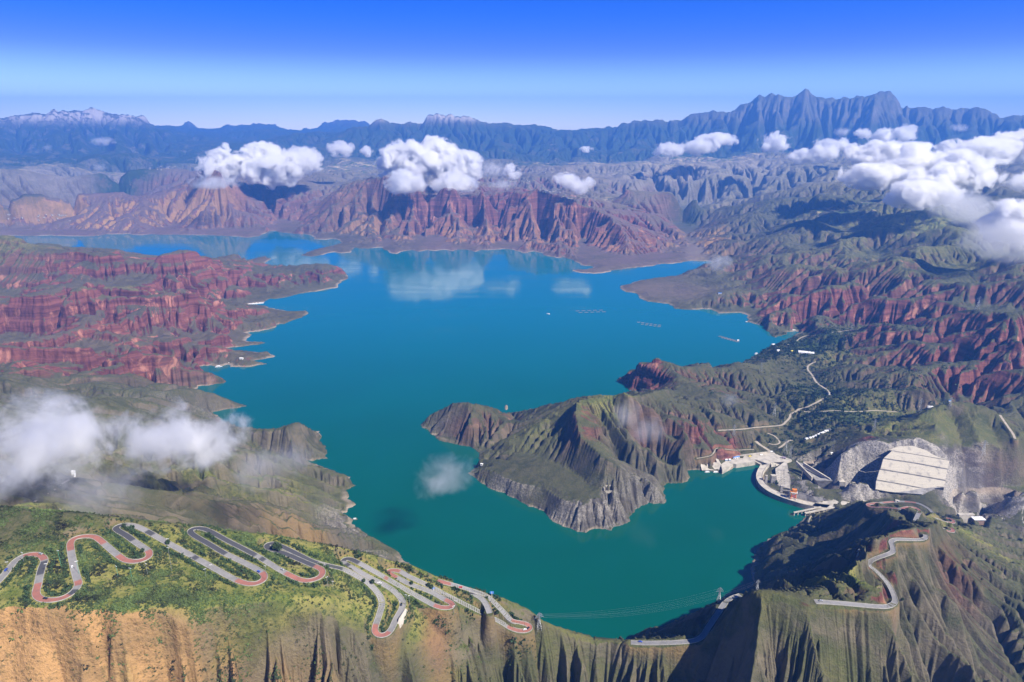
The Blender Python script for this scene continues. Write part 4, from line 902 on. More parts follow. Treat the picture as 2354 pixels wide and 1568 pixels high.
def water_material():
    t = NT('lake_water')
    P = t.add('ShaderNodeNewGeometry').outputs['Position']
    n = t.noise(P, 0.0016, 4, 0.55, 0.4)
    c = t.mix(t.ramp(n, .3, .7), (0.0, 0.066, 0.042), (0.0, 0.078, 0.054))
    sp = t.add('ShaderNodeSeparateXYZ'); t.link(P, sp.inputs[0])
    c = t.mix(t.ramp(sp.outputs[1], 1500, 4200), c, (0.0, 0.130, 0.165))   # greener in the near bay, blending to bluer further out
    t.link(c, t.b.inputs['Base Color'])
    t.b.inputs['IOR'].default_value = 1.33
    t.b.inputs['Roughness'].default_value = 0.06
    cmb = t.add('ShaderNodeMapping'); t.link(P, cmb.inputs[0]); cmb.inputs['Scale'].default_value = (0.0012, 0.006, 0.0); cmb.inputs['Rotation'].default_value = (0, 0, 0.5)
    st = t.noise(cmb.outputs[0], 1.0, 5, 0.6, .5); t.link(t.ramp(st, .42, .62, .045, .13), t.b.inputs['Roughness'])
    w = t.noise(P, 0.09, 3, 0.5)
    b = t.add('ShaderNodeBump'); b.inputs['Strength'].default_value = 0.12; b.inputs['Distance'].default_value = 0.5
    t.link(w, b.inputs['Height']); t.link(b.outputs[0], t.b.inputs['Normal'])
    return t.m
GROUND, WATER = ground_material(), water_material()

# ------------------------------------------------------------------ terrain meshes
def build_terrain():
    X = GX2.astype(np.float32); Y = GY2.astype(np.float32)
    V = np.stack([X, Y, h], -1).reshape(-1, 3)
    rav = np.clip((FLOWN - 14) / 40, 0, 1) * np.clip(h / 20, 0, 1)
    rav = np.where((np.exp(SV)[:, None] < 9000), rav, rav * .3)
    idx = np.arange(NR * NC, dtype=np.int32).reshape(NR, NC)
    F = np.stack([idx[:-1, :-1], idx[:-1, 1:], idx[1:, 1:], idx[1:, :-1]], -1)
    # vertex normals over the whole sheet, so that the pieces join without a seam
    def piece(name, sel):
        f = F[sel].reshape(-1, 4)[:, ::-1]
        u, inv = np.unique(f, return_inverse=True)
        at = {k: v.reshape(-1)[u] for k, v in MAPS.items()}
        at['ravine'] = rav.reshape(-1)[u]
        o = mesh_np(name, V[u], inv.reshape(-1, 4), GROUND, True, at)
        tag(o, kind='structure')
        return o
    rowc = np.arange(NR - 1)[:, None] * np.ones((1, NC - 1), int)
    mt = np.exp(SV[:-1])[:, None] * np.ones((1, NC - 1)) > 11800
    piece('mountains', mt)
    piece('terrain', ~mt)
build_terrain()

def build_water():
    f = 1
    m = lake.copy()
    m[1:] |= lake[:-1]; m[:-1] |= lake[1:]
    for k in range(2):
        m[:, 1:] |= m[:, :-1]; m[:, :-1] |= m[:, 1:]; m[1:] |= m[:-1]; m[:-1] |= m[1:]
    g = m[:-1, :-1] | m[1:, 1:]
    # merge runs into row strips
    Vs, Fs = [], []
    st = 4
    for i in range(0, NR - 1, st):
        blk = g[i:i + st].any(0)
        if not blk.any(): continue
        d = np.diff(np.concatenate([[0], blk.astype(int), [0]]))
        for a, b in zip(np.where(d == 1)[0], np.where(d == -1)[0]):
            cuts = list(range(a, b, 24)) + [b]
            for p, q in zip(cuts[:-1], cuts[1:]):
                i2 = min(i + st, NR - 1)
                n = len(Vs)
                for ii, jj in ((i, p), (i, q), (i2, q), (i2, p)):
                    Vs.append((math.exp(SV[ii]) * math.sin(TV[jj]), math.exp(SV[ii]) * math.cos(TV[jj]), 0.0))
                Fs.append((n + 3, n + 2, n + 1, n))
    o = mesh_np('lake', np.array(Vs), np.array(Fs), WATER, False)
    tag(o, kind='structure')
build_water()
# ------------------------------------------------------------------ road meshes
def road_material():
    t = NT('road')
    g = t.add('ShaderNodeNewGeometry').outputs['Position']
    n = t.noise(g, 0.15, 5, 0.7); n2 = t.noise(g, 0.02, 3, 0.6)
    grey = t.mix(t.ramp(n, .3, .7), (0.22, 0.215, 0.21), (0.16, 0.16, 0.16))
    grey = t.mix(t.ramp(n2, .5, .6), grey, (0.22, 0.215, 0.215))
    rd = t.mix(t.ramp(n, .3, .7), (0.30, 0.115, 0.085), (0.22, 0.10, 0.08))
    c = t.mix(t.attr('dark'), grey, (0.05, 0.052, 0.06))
    c = t.mix(t.attr('red'), c, rd)
    c = t.mix(t.attr('line'), c, (0.6, 0.6, 0.58))
    t.link(c, t.b.inputs['Base Color']); t.b.inputs['Roughness'].default_value = 0.85
    return t.m
ROADM = road_material()
PARAPET = plain('parapet_paint', (0.34, 0.33, 0.30), 0.8)
DIRT = plain('dirt_road', (0.36, 0.31, 0.24), 0.95)
REDC = [('H', 235, 690, 80), ('H', 275, 985, 110), ('H', 420, 985, 60), ('H', 250, 905, 25), ('H', 528, 885, 22), ('H', 480, 635, 30), ('H', 560, 575, 90), ('H', 660, 585, 60), ('H', 850, 715, 50), ('H', 950, 730, 60), ('H', 1030, 690, 40), ('H', 1680, 885, 60), ('H', 1770, 880, 70), ('H', 1815, 840, 35),
        ('H', 2010, 840, 50), ('H', 2110, 865, 70), ('H', 2210, 830, 55), ('H', 2190, 775, 25), ('I', 260, 1230, 75), ('I', 700, 1050, 65), ('I', 760, 1030, 30), ('I', 340, 812, 60), ('I', 1240, 1200, 95), ('I', 690, 878, 70),
        ('G', 1560, 365, 60), ('G', 1630, 385, 22), ('G', 1300, 348, 60), ('G', 1830, 455, 60), ('G', 1830, 515, 60), ('G', 1420, 365, 60)]
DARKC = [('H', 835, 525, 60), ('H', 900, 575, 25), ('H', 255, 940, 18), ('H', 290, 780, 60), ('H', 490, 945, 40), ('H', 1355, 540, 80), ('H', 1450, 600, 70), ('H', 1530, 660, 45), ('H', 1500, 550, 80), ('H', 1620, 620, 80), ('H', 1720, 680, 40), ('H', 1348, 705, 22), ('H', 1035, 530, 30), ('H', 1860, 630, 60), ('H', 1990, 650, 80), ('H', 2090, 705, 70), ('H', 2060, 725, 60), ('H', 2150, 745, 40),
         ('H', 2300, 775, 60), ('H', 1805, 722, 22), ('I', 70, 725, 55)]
def mask_px(C, lst):
    m = np.zeros(len(C))
    Y = C[:, 1]; z = C[:, 2] - H
    dep = Y * CP - z * SP                      # distance along the view axis
    u = C[:, 0] / dep * FPX + CX; v = (-(Y * SP + z * CP)) / dep * FPX + CY
    for c, x, y, r in lst:
        X, Yy = cp(c, x, y)
        m = np.maximum(m, (np.hypot(u - X, (v - Yy) * 1.2) < r * .3335).astype(float))
    return m
def ribbon(C, half, z0, z1, off=0.0):
    T = np.gradient(C[:, :2], axis=0); T /= np.maximum(np.hypot(T[:, 0], T[:, 1]), 1e-6)[:, None]
    Nn = np.stack([T[:, 1], -T[:, 0]], 1)
    Lf, Rt = C[:, :2] + Nn * (off - half), C[:, :2] + Nn * (off + half)
    z = C[:, 2]
    rows = [np.column_stack([Lf, z + z0]), np.column_stack([Lf, z + z1]), np.column_stack([(Lf + Rt) / 2, z + z1]), np.column_stack([Rt, z + z1]), np.column_stack([Rt, z + z0])]
    V = np.stack(rows, 1).reshape(-1, 3); n = len(C); F = []
    k = np.arange(n - 1)
    for a in range(4):
        F.append(np.stack([k * 5 + a, k * 5 + a + 1, (k + 1) * 5 + a + 1, (k + 1) * 5 + a], 1))
    return V, np.concatenate(F)
def road_mesh(name, C, half, kind):
    V, F = ribbon(C, half, -1.2, 0.22)
    n = len(C)
    if kind == 'main':
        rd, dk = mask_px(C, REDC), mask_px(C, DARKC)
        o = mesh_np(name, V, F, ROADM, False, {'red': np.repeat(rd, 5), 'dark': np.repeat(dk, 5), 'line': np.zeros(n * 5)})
    else:
        o = mesh_np(name, V, F, DIRT, False)
    tag(o, kind='structure')
    return o
RLAB = {'zigzag': 'zigzag road on the near left hillside', 'spur': 'short road end beside the lowest straight on the left hill', 'ridge': 'road crossing the low saddle at the bottom',
        'pass': 'road winding round the red cutting on the near right ridge', 'switchback': 'looped road near the dam end', 'lower': 'upper red hairpin on the right slope', 'lowest': 'lower red hairpin on the right slope'}
for k in RC:
    road_mesh('road', RC[k], WID[k], 'main')
    for sgn, side in ((-1, 'left'), (1, 'right')):
        V, F = ribbon(RC[k], 0.2, -1.0, 0.85, sgn * (WID[k] + 0.22))
        o = mesh_np('parapet', V, F, PARAPET, False)
        tag(o, 'pale %s edge wall, %s' % ('outer' if sgn > 0 else 'inner', RLAB[k]), 'parapet', 'edge walls along the mountain roads')
for k in VC:
    road_mesh('track' if k in ('track', 'bank', 'dirt', 'dirtb') else 'road', VC[k], VW[k] * (0.8 if k != 'ruin' else .6), 'dirt')
# ------------------------------------------------------------------ solid builders
def solid(name, top, bot, mat, parent=None, smooth=False):     # matching rings of points, closed with caps
    n = len(top)
    V = list(map(tuple, top)) + list(map(tuple, bot))
    F = [tuple(range(n)), tuple(range(2 * n - 1, n - 1, -1))] + [(i, i + n, (i + 1) % n + n, (i + 1) % n) for i in range(n)]
    me = bpy.data.meshes.new(name); me.from_pydata(V, [], F); me.update()
    import bmesh
    bm = bmesh.new(); bm.from_mesh(me); bmesh.ops.recalc_face_normals(bm, faces=bm.faces); bm.to_mesh(me); bm.free()
    me.materials.append(mat)
    o = bpy.data.objects.new(name, me); COL.objects.link(o)
    if parent: o.parent = parent
    return o
def slab(name, ring, depth, mat, parent=None):
    return solid(name, ring, [(x, y, z - depth) for x, y, z in ring], mat, parent)
class MB:
    def __init__(s): s.V = []; s.F = []
    def quad_box(s, c, ux, uy, uz):      # centre, half axes
        c, ux, uy, uz = map(Vector, (c, ux, uy, uz)); n = len(s.V)
        for k in (-1, 1):
            for a, b in ((-1, -1), (1, -1), (1, 1), (-1, 1)): s.V.append(tuple(c + ux * a + uy * b + uz * k))
        for f in ((3, 2, 1, 0), (4, 5, 6, 7), (0, 1, 5, 4), (1, 2, 6, 5), (2, 3, 7, 6), (3, 0, 4, 7)): s.F.append(tuple(n + i for i in f))
    def box(s, x0, y0, z0, x1, y1, z1):
        s.quad_box(((x0 + x1) / 2, (y0 + y1) / 2, (z0 + z1) / 2), ((x1 - x0) / 2, 0, 0), (0, (y1 - y0) / 2, 0), (0, 0, (z1 - z0) / 2))
    def bar(s, a, b, w):
        a, b = Vector(a), Vector(b); d = (b - a); L = d.length
        if L < 1e-6: return
        d.normalize(); u = d.cross(Vector((0, 0, 1)) if abs(d.z) < .9 else Vector((1, 0, 0))).normalized(); v = d.cross(u)
        s.quad_box((a + b) / 2, u * w, v * w, d * (L / 2))
    def poly(s, pts): n = len(s.V); s.V += [tuple(p) for p in pts]; s.F.append(tuple(range(n, n + len(pts))))
    def build(s, name, mat, parent=None):
        me = bpy.data.meshes.new(name); me.from_pydata(s.V, [], s.F); me.update(); me.materials.append(mat)
        o = bpy.data.objects.new(name, me); COL.objects.link(o)
        if parent: o.parent = parent
        return o
def empty(name, loc, rz=0.0, label=None, cat=None, group=None):
    e = bpy.data.objects.new(name, None); COL.objects.link(e); e.location = loc; e.rotation_euler = (0, 0, rz)
    return tag(e, label, cat, group)
def copy_tree(o, parent=None):
    c = o.copy(); COL.objects.link(c)
    if parent: c.parent = parent
    for ch in list(o.children): copy_tree(ch, c)
    return c
M = {'conc': plain('concrete', (0.42, 0.385, 0.32), 0.85, 0, .14, .06), 'concd': plain('weathered_concrete', (0.24, 0.23, 0.22), 0.9, 0, .2, .08), 'white': plain('white_paint', (0.80, 0.80, 0.78), 0.5), 'blue': plain('blue_roof', (0.06, 0.20, 0.55), 0.5),
     'lblue': plain('pale_blue_wall', (0.30, 0.42, 0.62), 0.7), 'yellow': plain('yellow_paint', (0.75, 0.60, 0.08), 0.5), 'orange': plain('orange_paint', (0.72, 0.23, 0.03), 0.5), 'dark': plain('dark_opening', (0.02, 0.022, 0.03), 0.6),
     'steel': plain('galvanised_steel', (0.42, 0.44, 0.46), 0.45, 0.6), 'red': plain('red_paint', (0.55, 0.04, 0.03), 0.5), 'brown': plain('brick_wall', (0.26, 0.17, 0.13), 0.9), 'mauve': plain('mauve_wall', (0.30, 0.24, 0.32), 0.8),
     'glass': plain('tinted_glass', (0.03, 0.05, 0.07), 0.12), 'tyre': plain('rubber', (0.02, 0.02, 0.02), 0.9), 'wood': plain('bark', (0.10, 0.07, 0.045), 0.9), 'leaf': plain('leaves', (0.030, 0.062, 0.018), 0.8, 0, .4, .6), 'shrub': plain('scrub_leaves', (0.060, 0.090, 0.024), 0.85, 0, .5, .03),
     'silver': plain('silver_paint', (0.6, 0.61, 0.62), 0.3, 0.5), 'bluepaint': plain('blue_paint', (0.03, 0.08, 0.45), 0.35), 'blackpaint': plain('black_paint', (0.02, 0.02, 0.025), 0.3), 'net': plain('dark_net', (0.03, 0.05, 0.06), 0.9), 'green': plain('green_lamp_post', (0.10, 0.35, 0.22), 0.6)}
def J(x, y, z): return pz(*cp('J', x, y), z)
def K(x, y, z): return pz(*cp('K', x, y), z)

# ------------------------------------------------------------------ the arch dam
def build_dam():
    e = empty('arch_dam', J(1200, 800, 0), 0, 'curved pale concrete arch dam closing the lake at the right', 'dam')
    def P(o): o.parent = e; o.matrix_parent_inverse = Vector(e.location) and __import__('mathutils').Matrix.Translation(-e.location); return o
    zc = 13.0
    out = [J(x, y, zc) for x, y in ((1030, 398), (985, 470), (958, 560), (975, 640), (1040, 730), (1150, 812), (1250, 862), (1400, 922), (1560, 972), (1700, 1012), (1900, 1052), (2060, 1070))]
    inn = [J(x, y, zc) for x, y in ((1170, 375), (1095, 462), (1058, 548), (1068, 628), (1128, 704), (1228, 772), (1320, 818), (1480, 880), (1622, 928), (1760, 962), (1940, 1000), (2120, 1020))]
    out, inn = catmull(np.array(out), 6.0), catmull(np.array(inn), 6.0)
    n = 60
    rs = lambda C: np.array([[np.interp(k / n * (len(C) - 1), range(len(C)), C[:, a]) for a in range(3)] for k in range(n + 1)])
    out, inn = rs(out), rs(inn)
    def strip(name, A, B, mat):
        V = np.concatenate([A, B]); m = len(A); k = np.arange(m - 1)
        o = mesh_np(name, V, np.stack([k, k + 1, k + 1 + m, k + m], 1), mat, False); return P(o)
    deck = strip('crest_deck', out, inn, M['conc'])
    up_ = out.copy(); up_[:, 2] = -30
    d2 = (out - inn); d2[:, 2] = 0; ln = np.linalg.norm(d2, axis=1)[:, None]; d2 /= ln
    strip('upstream_face', up_, out - [0, 0, 0.01], M['concd'])
    dn = inn - d2 * 9; dn[:, 2] = -30; dn2 = inn - d2 * 26; dn2[:, 2] = -115
    strip('downstream_face', np.concatenate([inn[:, :]]), dn, M['conc']); strip('downstream_toe', dn, dn2, M['concd'])
    # parapets on both lips
    for nm, C, sg in (('upstream_parapet', out, -0.6), ('downstream_parapet', inn, 0.6)):
        a = C.copy(); b = C + d2 * sg; hi = [0, 0, 1.6]
        A = np.concatenate([a, a + hi, b + hi, b]); m = len(a); k = np.arange(m - 1)
        F = np.concatenate([np.stack([k + q * m, k + 1 + q * m, k + 1 + (q + 1) * m, k + (q + 1) * m], 1) for q in range(3)])
        P(mesh_np(nm, A, F, M['conc'], False))
    # gate shafts standing behind the crest
    for (x, y, w, hh, dp) in ((1112, 640, 3.2, 16, 3), (1222, 640, 7, 17, 5), (1352, 790, 3.6, 15, 3)):
        c = J(x, y, zc - 1); m = MB(); m.box(c[0] - w, c[1] - dp, -60, c[0] + w, c[1] + dp, c[2] + hh)
        o = P(m.build('gate_shaft', M['concd']))
        m = MB(); m.box(c[0] - w - .4, c[1] - dp - .4, c[2] + hh, c[0] + w + .4, c[1] + dp + .4, c[2] + hh + 1.2); P(m.build('shaft_cap', M['conc']))
    # long grey wall beside the crest
    top = [J(*p, 26) for p in ((1370, 792), (1480, 800), (1600, 812), (1740, 858), (1850, 896), (2008, 918))]
    bot = [J(*p, 12) for p in ((1380, 842), (1490, 876), (1622, 918), (1760, 952), (1930, 992), (2008, 968))]
    m = MB()
    for k in range(5):
        for off in (0,): m.poly([bot[k], bot[k + 1], top[k + 1], top[k]])
        a, b = Vector(top[k]), Vector(top[k + 1]); m.bar(a + Vector((0, 1, 0)), b + Vector((0, 1, 0)), 1.0)
    P(m.build('spillway_wall', M['concd']))
build_dam()

def patch(name, pts, mat, label=None, cat=None, depth=4.0, zf=None):
    o = slab(name, pts, depth, mat)
    if cat: tag(o, label, cat)
    return o
# white anchored bank inside the arc, and the wall above it
e = empty('anchored_bank', J(1380, 600, 0), 0, 'white concrete bank with rows of anchors inside the dam arc', 'retaining bank')
Tm = __import__('mathutils').Matrix.Translation(-e.location)
def under(o, par): o.parent = par; o.matrix_parent_inverse = __import__('mathutils').Matrix.Translation(-Vector(par.location)); return o
bk = [J(1400, 345, 24), J(1440, 350, 24), J(1500, 640, 17), J(1490, 765, 12), J(1380, 745, 8), J(1290, 705, 8), J(1270, 560, 12), J(1260, 450, 18)]
under(slab('bank_face', bk, 6, M['conc']), e)
for r in range(8):
    for c in range(4):
        p = Vector(J(1305 + c * 46 + r * 2, 480 + r * 35, 19 - r * 1.1 + .4)); m = MB(); m.box(p.x - .7, p.y - .7, p.z - 1, p.x + .7, p.y + .7, p.z + .9)
        under(m.build('anchor_head', M['concd']), e)
tag(solid('retaining_wall', [J(1190, 350, 17), J(1230, 355, 17), J(1405, 335, 22), J(1400, 348, 22)], [J(1200, 470, 1), J(1235, 455, 1), J(1400, 352, 14), J(1395, 358, 14)], M['conc']), 'stepped pale retaining wall at the head of the dam arc', 'wall')
# chute with side walls right of the arc
ch = empty('spillway_chute', J(1850, 520, 0), 0, 'long spillway chute with pale side walls running down right of the dam', 'spillway')
fl = [J(1600, 345, 34), J(1720, 380, 32), J(2060, 610, 12), J(1870, 600, 12)]
under(slab('chute_floor', fl, 3, M['concd']), ch)
for a in (((1590, 330, 40), (1840, 585, 19)), ((1700, 357, 42), (2120, 610, 19))):
    m = MB(); p, q = Vector(J(*a[0])), Vector(J(*a[1])); m.quad_box((p + q) / 2 - Vector((0, 0, 5)), (q - p) / 2, Vector(((q - p).y, -(q - p).x, 0)).normalized() * 2.0, (0, 0, 5.5))
    under(m.build('side_wall', M['conc']), ch)
lip = solid('flip_bucket', [J(1850, 590, 16), J(2150, 614, 16), J(2200, 640, 15), J(1900, 636, 15)], [J(1900, 720, -14), J(2150, 735, -14), J(2215, 745, -14), J(1950, 750, -14)], M['concd']); under(lip, ch)
# intake block
ib = empty('intake_block', J(2290, 680, 0), 0, 'square concrete block with a white roof plate beside the chute end', 'building')
p = J(2285, 745, 0)
m = MB(); m.box(p[0] - 8, p[1] - 6, p[2] - 20, p[0] + 8, p[1] + 8, p[2] + 20); under(m.build('block_body', M['concd']), ib)
m = MB(); m.box(p[0] - 8.5, p[1] - 6.5, p[2] + 20, p[0] + 8.5, p[1] + 8.5, p[2] + 21.2); under(m.build('roof_plate', M['conc']), ib)
# aprons and yards on the right abutment
YARDS = [('bright concrete apron spreading below the rock face left of the slope wall', [(250, 820, 12), (330, 760, 14), (420, 745, 15), (620, 745, 15), (650, 790, 14), (560, 835, 12.5), (440, 860, 12), (330, 870, 12)]),
         ('sunlit concrete yard under the big paved slope', [(440, 862, 19), (720, 812, 20), (800, 826, 20), (965, 866, 20), (800, 885, 20), (640, 905, 19), (500, 930, 18.6), (470, 900, 18.6)]),
         ('dusty concrete terrace where the dam crest meets the right bank', [(-10, 865, 13), (60, 880, 13), (150, 862, 13), (330, 880, 13), (400, 868, 13), (300, 915, 13), (180, 945, 13), (60, 960, 13), (-60, 955, 13), (-90, 930, 13)])]
for lab, pts in YARDS:
    tag(slab('concrete_yard', [K(*q) for q in pts], 14, M['conc']), lab, 'yard')
tag(solid('concrete_ramp', [K(340, 655, 30), K(405, 660, 32), K(440, 745, 16), K(350, 750, 14)], [K(340, 700, 10), K(405, 700, 12), K(440, 752, 8), K(350, 758, 6)], M['conc']), 'small tan concrete ramp below the grey rock face', 'ramp')
# the big paved slope: panels between berms
sl = empty('paved_slope', K(1050, 550, 60), 0, 'huge pale concrete faced slope with four dark berms on the right bank', 'slope protection')
def zK(y): return 123 - 87 * (y - 250) / 540.0
rows_ = [[(800, 290), (860, 262), (930, 248), (1000, 246), (1062, 240), (1130, 262), (1222, 290), (1300, 340), (1380, 378)], [(735, 388), (1110, 444), (1472, 512)], [(692, 510), (1070, 574), (1448, 640)], [(652, 636), (960, 690), (1268, 748)], [(640, 742), (780, 768), (990, 790), (1160, 796)]]
l1 = [(800, 292), (1100, 340), (1500, 412)]
def zz(p, lift=0): return K(p[0], p[1], zK(p[1]) + lift)
pan = [rows_[0] + [(1494, 408), (1100, 338), (830, 296)], [(830, 302), (1100, 344), (1496, 414), (1472, 504), (1110, 436), (738, 382)], [(730, 394), (1110, 450), (1470, 518), (1446, 634), (1070, 566), (700, 504)], [(688, 518), (1070, 580), (1444, 648), (1430, 715), (1350, 712), (1268, 742), (960, 683), (656, 630)], [(650, 642), (960, 696), (1258, 752), (1180, 792), (990, 792), (780, 768), (642, 742)]]
def slope_material():
    t = NT('slope_concrete'); P = t.add('ShaderNodeNewGeometry').outputs['Position']
    mp = t.add('ShaderNodeMapping'); t.link(P, mp.inputs[0]); mp.inputs['Scale'].default_value = (0.5, 0.5, 0.03)
    n = t.noise(mp.outputs[0], 1.0, 5, .7); n2 = t.noise(P, .06, 4, .6)
    c = t.mix(t.ramp(n, .4, .7), (0.44, 0.40, 0.32), (0.33, 0.305, 0.255)); c = t.mix(t.ramp(n2, .52, .7), c, (0.27, 0.25, 0.215))
    wv = t.add('ShaderNodeTexWave'); wv.bands_direction = 'Z'; wv.inputs['Scale'].default_value = 0.11; wv.inputs['Distortion'].default_value = .3; t.link(P, wv.inputs['Vector'])
    c = t.mix(t.ramp(wv.outputs['Fac'], .06, .0, 0.0, .45), c, (0.14, 0.13, 0.12))
    t.link(c, t.b.inputs['Base Color']); t.b.inputs['Roughness'].default_value = .9; return t.m
SLOPE = slope_material()
def side(ring, k):
    lift = 2.0
    t_ = [zz(p, lift) for p in ring]
    # slab thickness goes into the hill, square to the slope
    nrm = (Vector(t_[len(t_) // 3]) - Vector(t_[0])).cross(Vector(t_[-2]) - Vector(t_[0])).normalized()
    if nrm.z < 0: nrm = -nrm
    return solid('panel', t_, [tuple(Vector(q) - nrm * 5) for q in t_], SLOPE)
for k, r in enumerate(pan): under(side(r, k), sl)
bm_ = [[(820, 298), (1100, 341), (1495, 411)], [(733, 388), (1110, 443), (1472, 511)], [(694, 511), (1070, 573), (1447, 641)], [(653, 636), (960, 690), (1264, 747)]]
for r in bm_:
    m = MB()
    for a, b in zip(r[:-1], r[1:]): m.bar(Vector(zz(a, .8)), Vector(zz(b, .8)), 1.2)
    under(m.build('berm', M['concd']), sl)
lw = solid('lower_wall', [K(650, 748, 40), K(780, 772, 40), K(1170, 800, 40), K(1255, 762, 44), K(1350, 716, 50), K(1430, 722, 50)], [K(700, 800, 8), K(800, 830, 6), K(1180, 880, 0), K(1252, 905, -4), K(1345, 800, 20), K(1425, 770, 30)], M['concd']); under(lw, sl)
# riverside works at the foot of the rock wall
rv = empty('river_building', K(1740, 1090, -20), 0, 'white roofed building at the foot of the grey rock wall', 'building')
p = Vector(hit(*cp('K', 1820, 1110)))
m = MB(); m.box(p.x - 13, p.y - 6, p.z - 8, p.x + 13, p.y + 6, p.z + 7); under(m.build('wall', M['brown']), rv)
m = MB(); m.box(p.x - 15, p.y - 8, p.z + 7.01, p.x + 15, p.y + 8, p.z + 8.6); under(m.build('roof', M['white']), rv)
for x, y, w, hh in ((1640, 1080, 12, 13), (1730, 1060, 9, 9)):
    p = Vector(hit(*cp('K', x, y)))
    t_ = MB(); t_.box(p.x - w, p.y - 5, p.z - 10, p.x + w, p.y + 5, p.z + hh)
    tag(t_.build('portal_block', M['conc']), 'pale concrete portal block, %s, left of the white roofed building' % ('wider and lower' if w > 10 else 'narrow and upper'), 'portal')

# ------------------------------------------------------------------ quay, jetties
QZ = 13.0
q = empty('quay', J(900, 330, QZ), 0, 'pale concrete quay curving round the head of the cove', 'quay')
ring = [(395, 292), (800, 236), (1170, 188), (1240, 200), (1340, 252), (1500, 300), (1520, 318), (1420, 345), (1190, 350), (1170, 385), (1110, 365), (950, 306), (940, 335), (850, 352), (650, 382), (600, 372), (520, 430), (430, 478), (410, 400)]
under(slab('deck', [J(x, y, QZ) for x, y in ring], 16, M['conc']), q)
under(slab('back_wall', [J(395, 284, QZ + 5), J(800, 222, QZ + 5), J(1175, 176, QZ + 5), J(1178, 184, QZ + 5), J(800, 230, QZ + 5), J(398, 292, QZ + 5)], 9, M['conc']), q)
for x, y in ((670, 380), (722, 372), (843, 356), (893, 346), (945, 338)):
    a = J(x, y, QZ - 1); m = MB(); m.box(a[0] - .9, a[1] - .9, -6, a[0] + .9, a[1] + .9, QZ - 2); under(m.build('pile', M['conc']), q)
tag(solid('boat_ramp', [J(90, 405, 12), J(100, 340, 16), J(350, 355, 16), J(420, 385, 13), J(420, 470, 5), J(110, 478, 3)], [J(90, 405, -5), J(100, 340, -5), J(350, 355, -5), J(420, 385, -5), J(425, 478, -5), J(105, 486, -5)], M['conc']), 'stained concrete bank above the moored boats', 'embankment')
tag(slab('stair', [J(310, 265, 24), J(340, 262, 24), J(410, 380, 13), J(360, 385, 13)], 6, M['conc']), 'steep pale stair beside the blue sheds', 'stair')
jt = empty('breakwater', J(1000, 350, 0), 0, 'short concrete spur between the quay and the dam crest', 'breakwater')
under(slab('spur', [J(945, 318, 9), J(1050, 362, 7), J(1050, 380, 6), J(1020, 384, 6), J(950, 345, 8)], 14, M['conc']), jt)
for lab, a, b, w in (('longer flat concrete trestle reaching into the water near the crane', (1550, 1140), (1975, 1052), 2.3), ('trestle with square openings joining the right abutment', (1725, 1150), (2230, 1045), 3.0)):
    p, r = Vector(J(*a, 9)), Vector(J(*b, 13))
    e = empty('trestle', p, 0, lab, 'jetty')
    m = MB(); m.quad_box((p + r) / 2, (r - p) / 2, Vector(((r - p).y, -(r - p).x, 0)).normalized() * w, (0, 0, 1.1)); under(m.build('beam', M['conc']), e)
    for k in range(5):
        c = p.lerp(r, 0.02 + k * 0.14); m = MB(); m.box(c.x - 1.1, c.y - 1.1, -8, c.x + 1.1, c.y + 1.1, c.z - 1.1); under(m.build('pier', M['conc']), e)

def shed(name, c, ax, L, W, Hh, mats, label, cat, door=True):
    e = empty(name, c, ax, label, cat)
    m = MB(); m.box(-L / 2, -W / 2, -3, L / 2, W / 2, Hh); m.build('wall', mats[0], e)
    m = MB(); o_ = .5
    m.V = [(-L / 2 - o_, -W / 2 - o_, Hh + .02), (L / 2 + o_, -W / 2 - o_, Hh + .02), (L / 2 + o_, W / 2 + o_, Hh + .02), (-L / 2 - o_, W / 2 + o_, Hh + .02), (-L / 2 - o_, 0, Hh + W * .25), (L / 2 + o_, 0, Hh + W * .25)]
    m.F = [(0, 1, 5, 4), (2, 3, 4, 5), (1, 2, 5), (3, 0, 4), (3, 2, 1, 0)]
    m.build('roof', mats[1], e)
    if door:
        n = max(1, int(L / 6))
        for k in range(n):
            x = -L / 2 + (k + .5) * L / n; m = MB(); m.box(x - 1.1, -W / 2 - .08, 0.2, x + 1.1, -W / 2 + .05, min(Hh - .5, 2.8)); m.build('door', M['dark'], e)
    return e
shed('quay_shed', J(643, 285, QZ), .30, 22, 6, 4.2, (M['white'], M['blue']), 'long open shed with bright blue roof on the quay', 'shed')
shed('gate_house', J(488, 325, QZ), .25, 7, 5, 4.5, (M['lblue'], M['white']), 'small pale blue hut with arched front, left of its twin', 'hut')
shed('gate_house', J(540, 322, QZ), .25, 6, 5, 4.5, (M['lblue'], M['white']), 'small pale blue hut with arched front, nearer the long shed', 'hut')
shed('guard_house', J(1390, 290, QZ), -.35, 12, 6, 4.5, (M['mauve'], M['mauve']), 'mauve guard house at the back corner of the quay', 'building')
shed('pylon_hut', J(2140, 215, float(hit(*cp('J', 2140, 220))[2])), 0.1, 8, 6, 4, (M['white'], M['white']), 'small white hut at the foot of a steel pylon', 'hut')

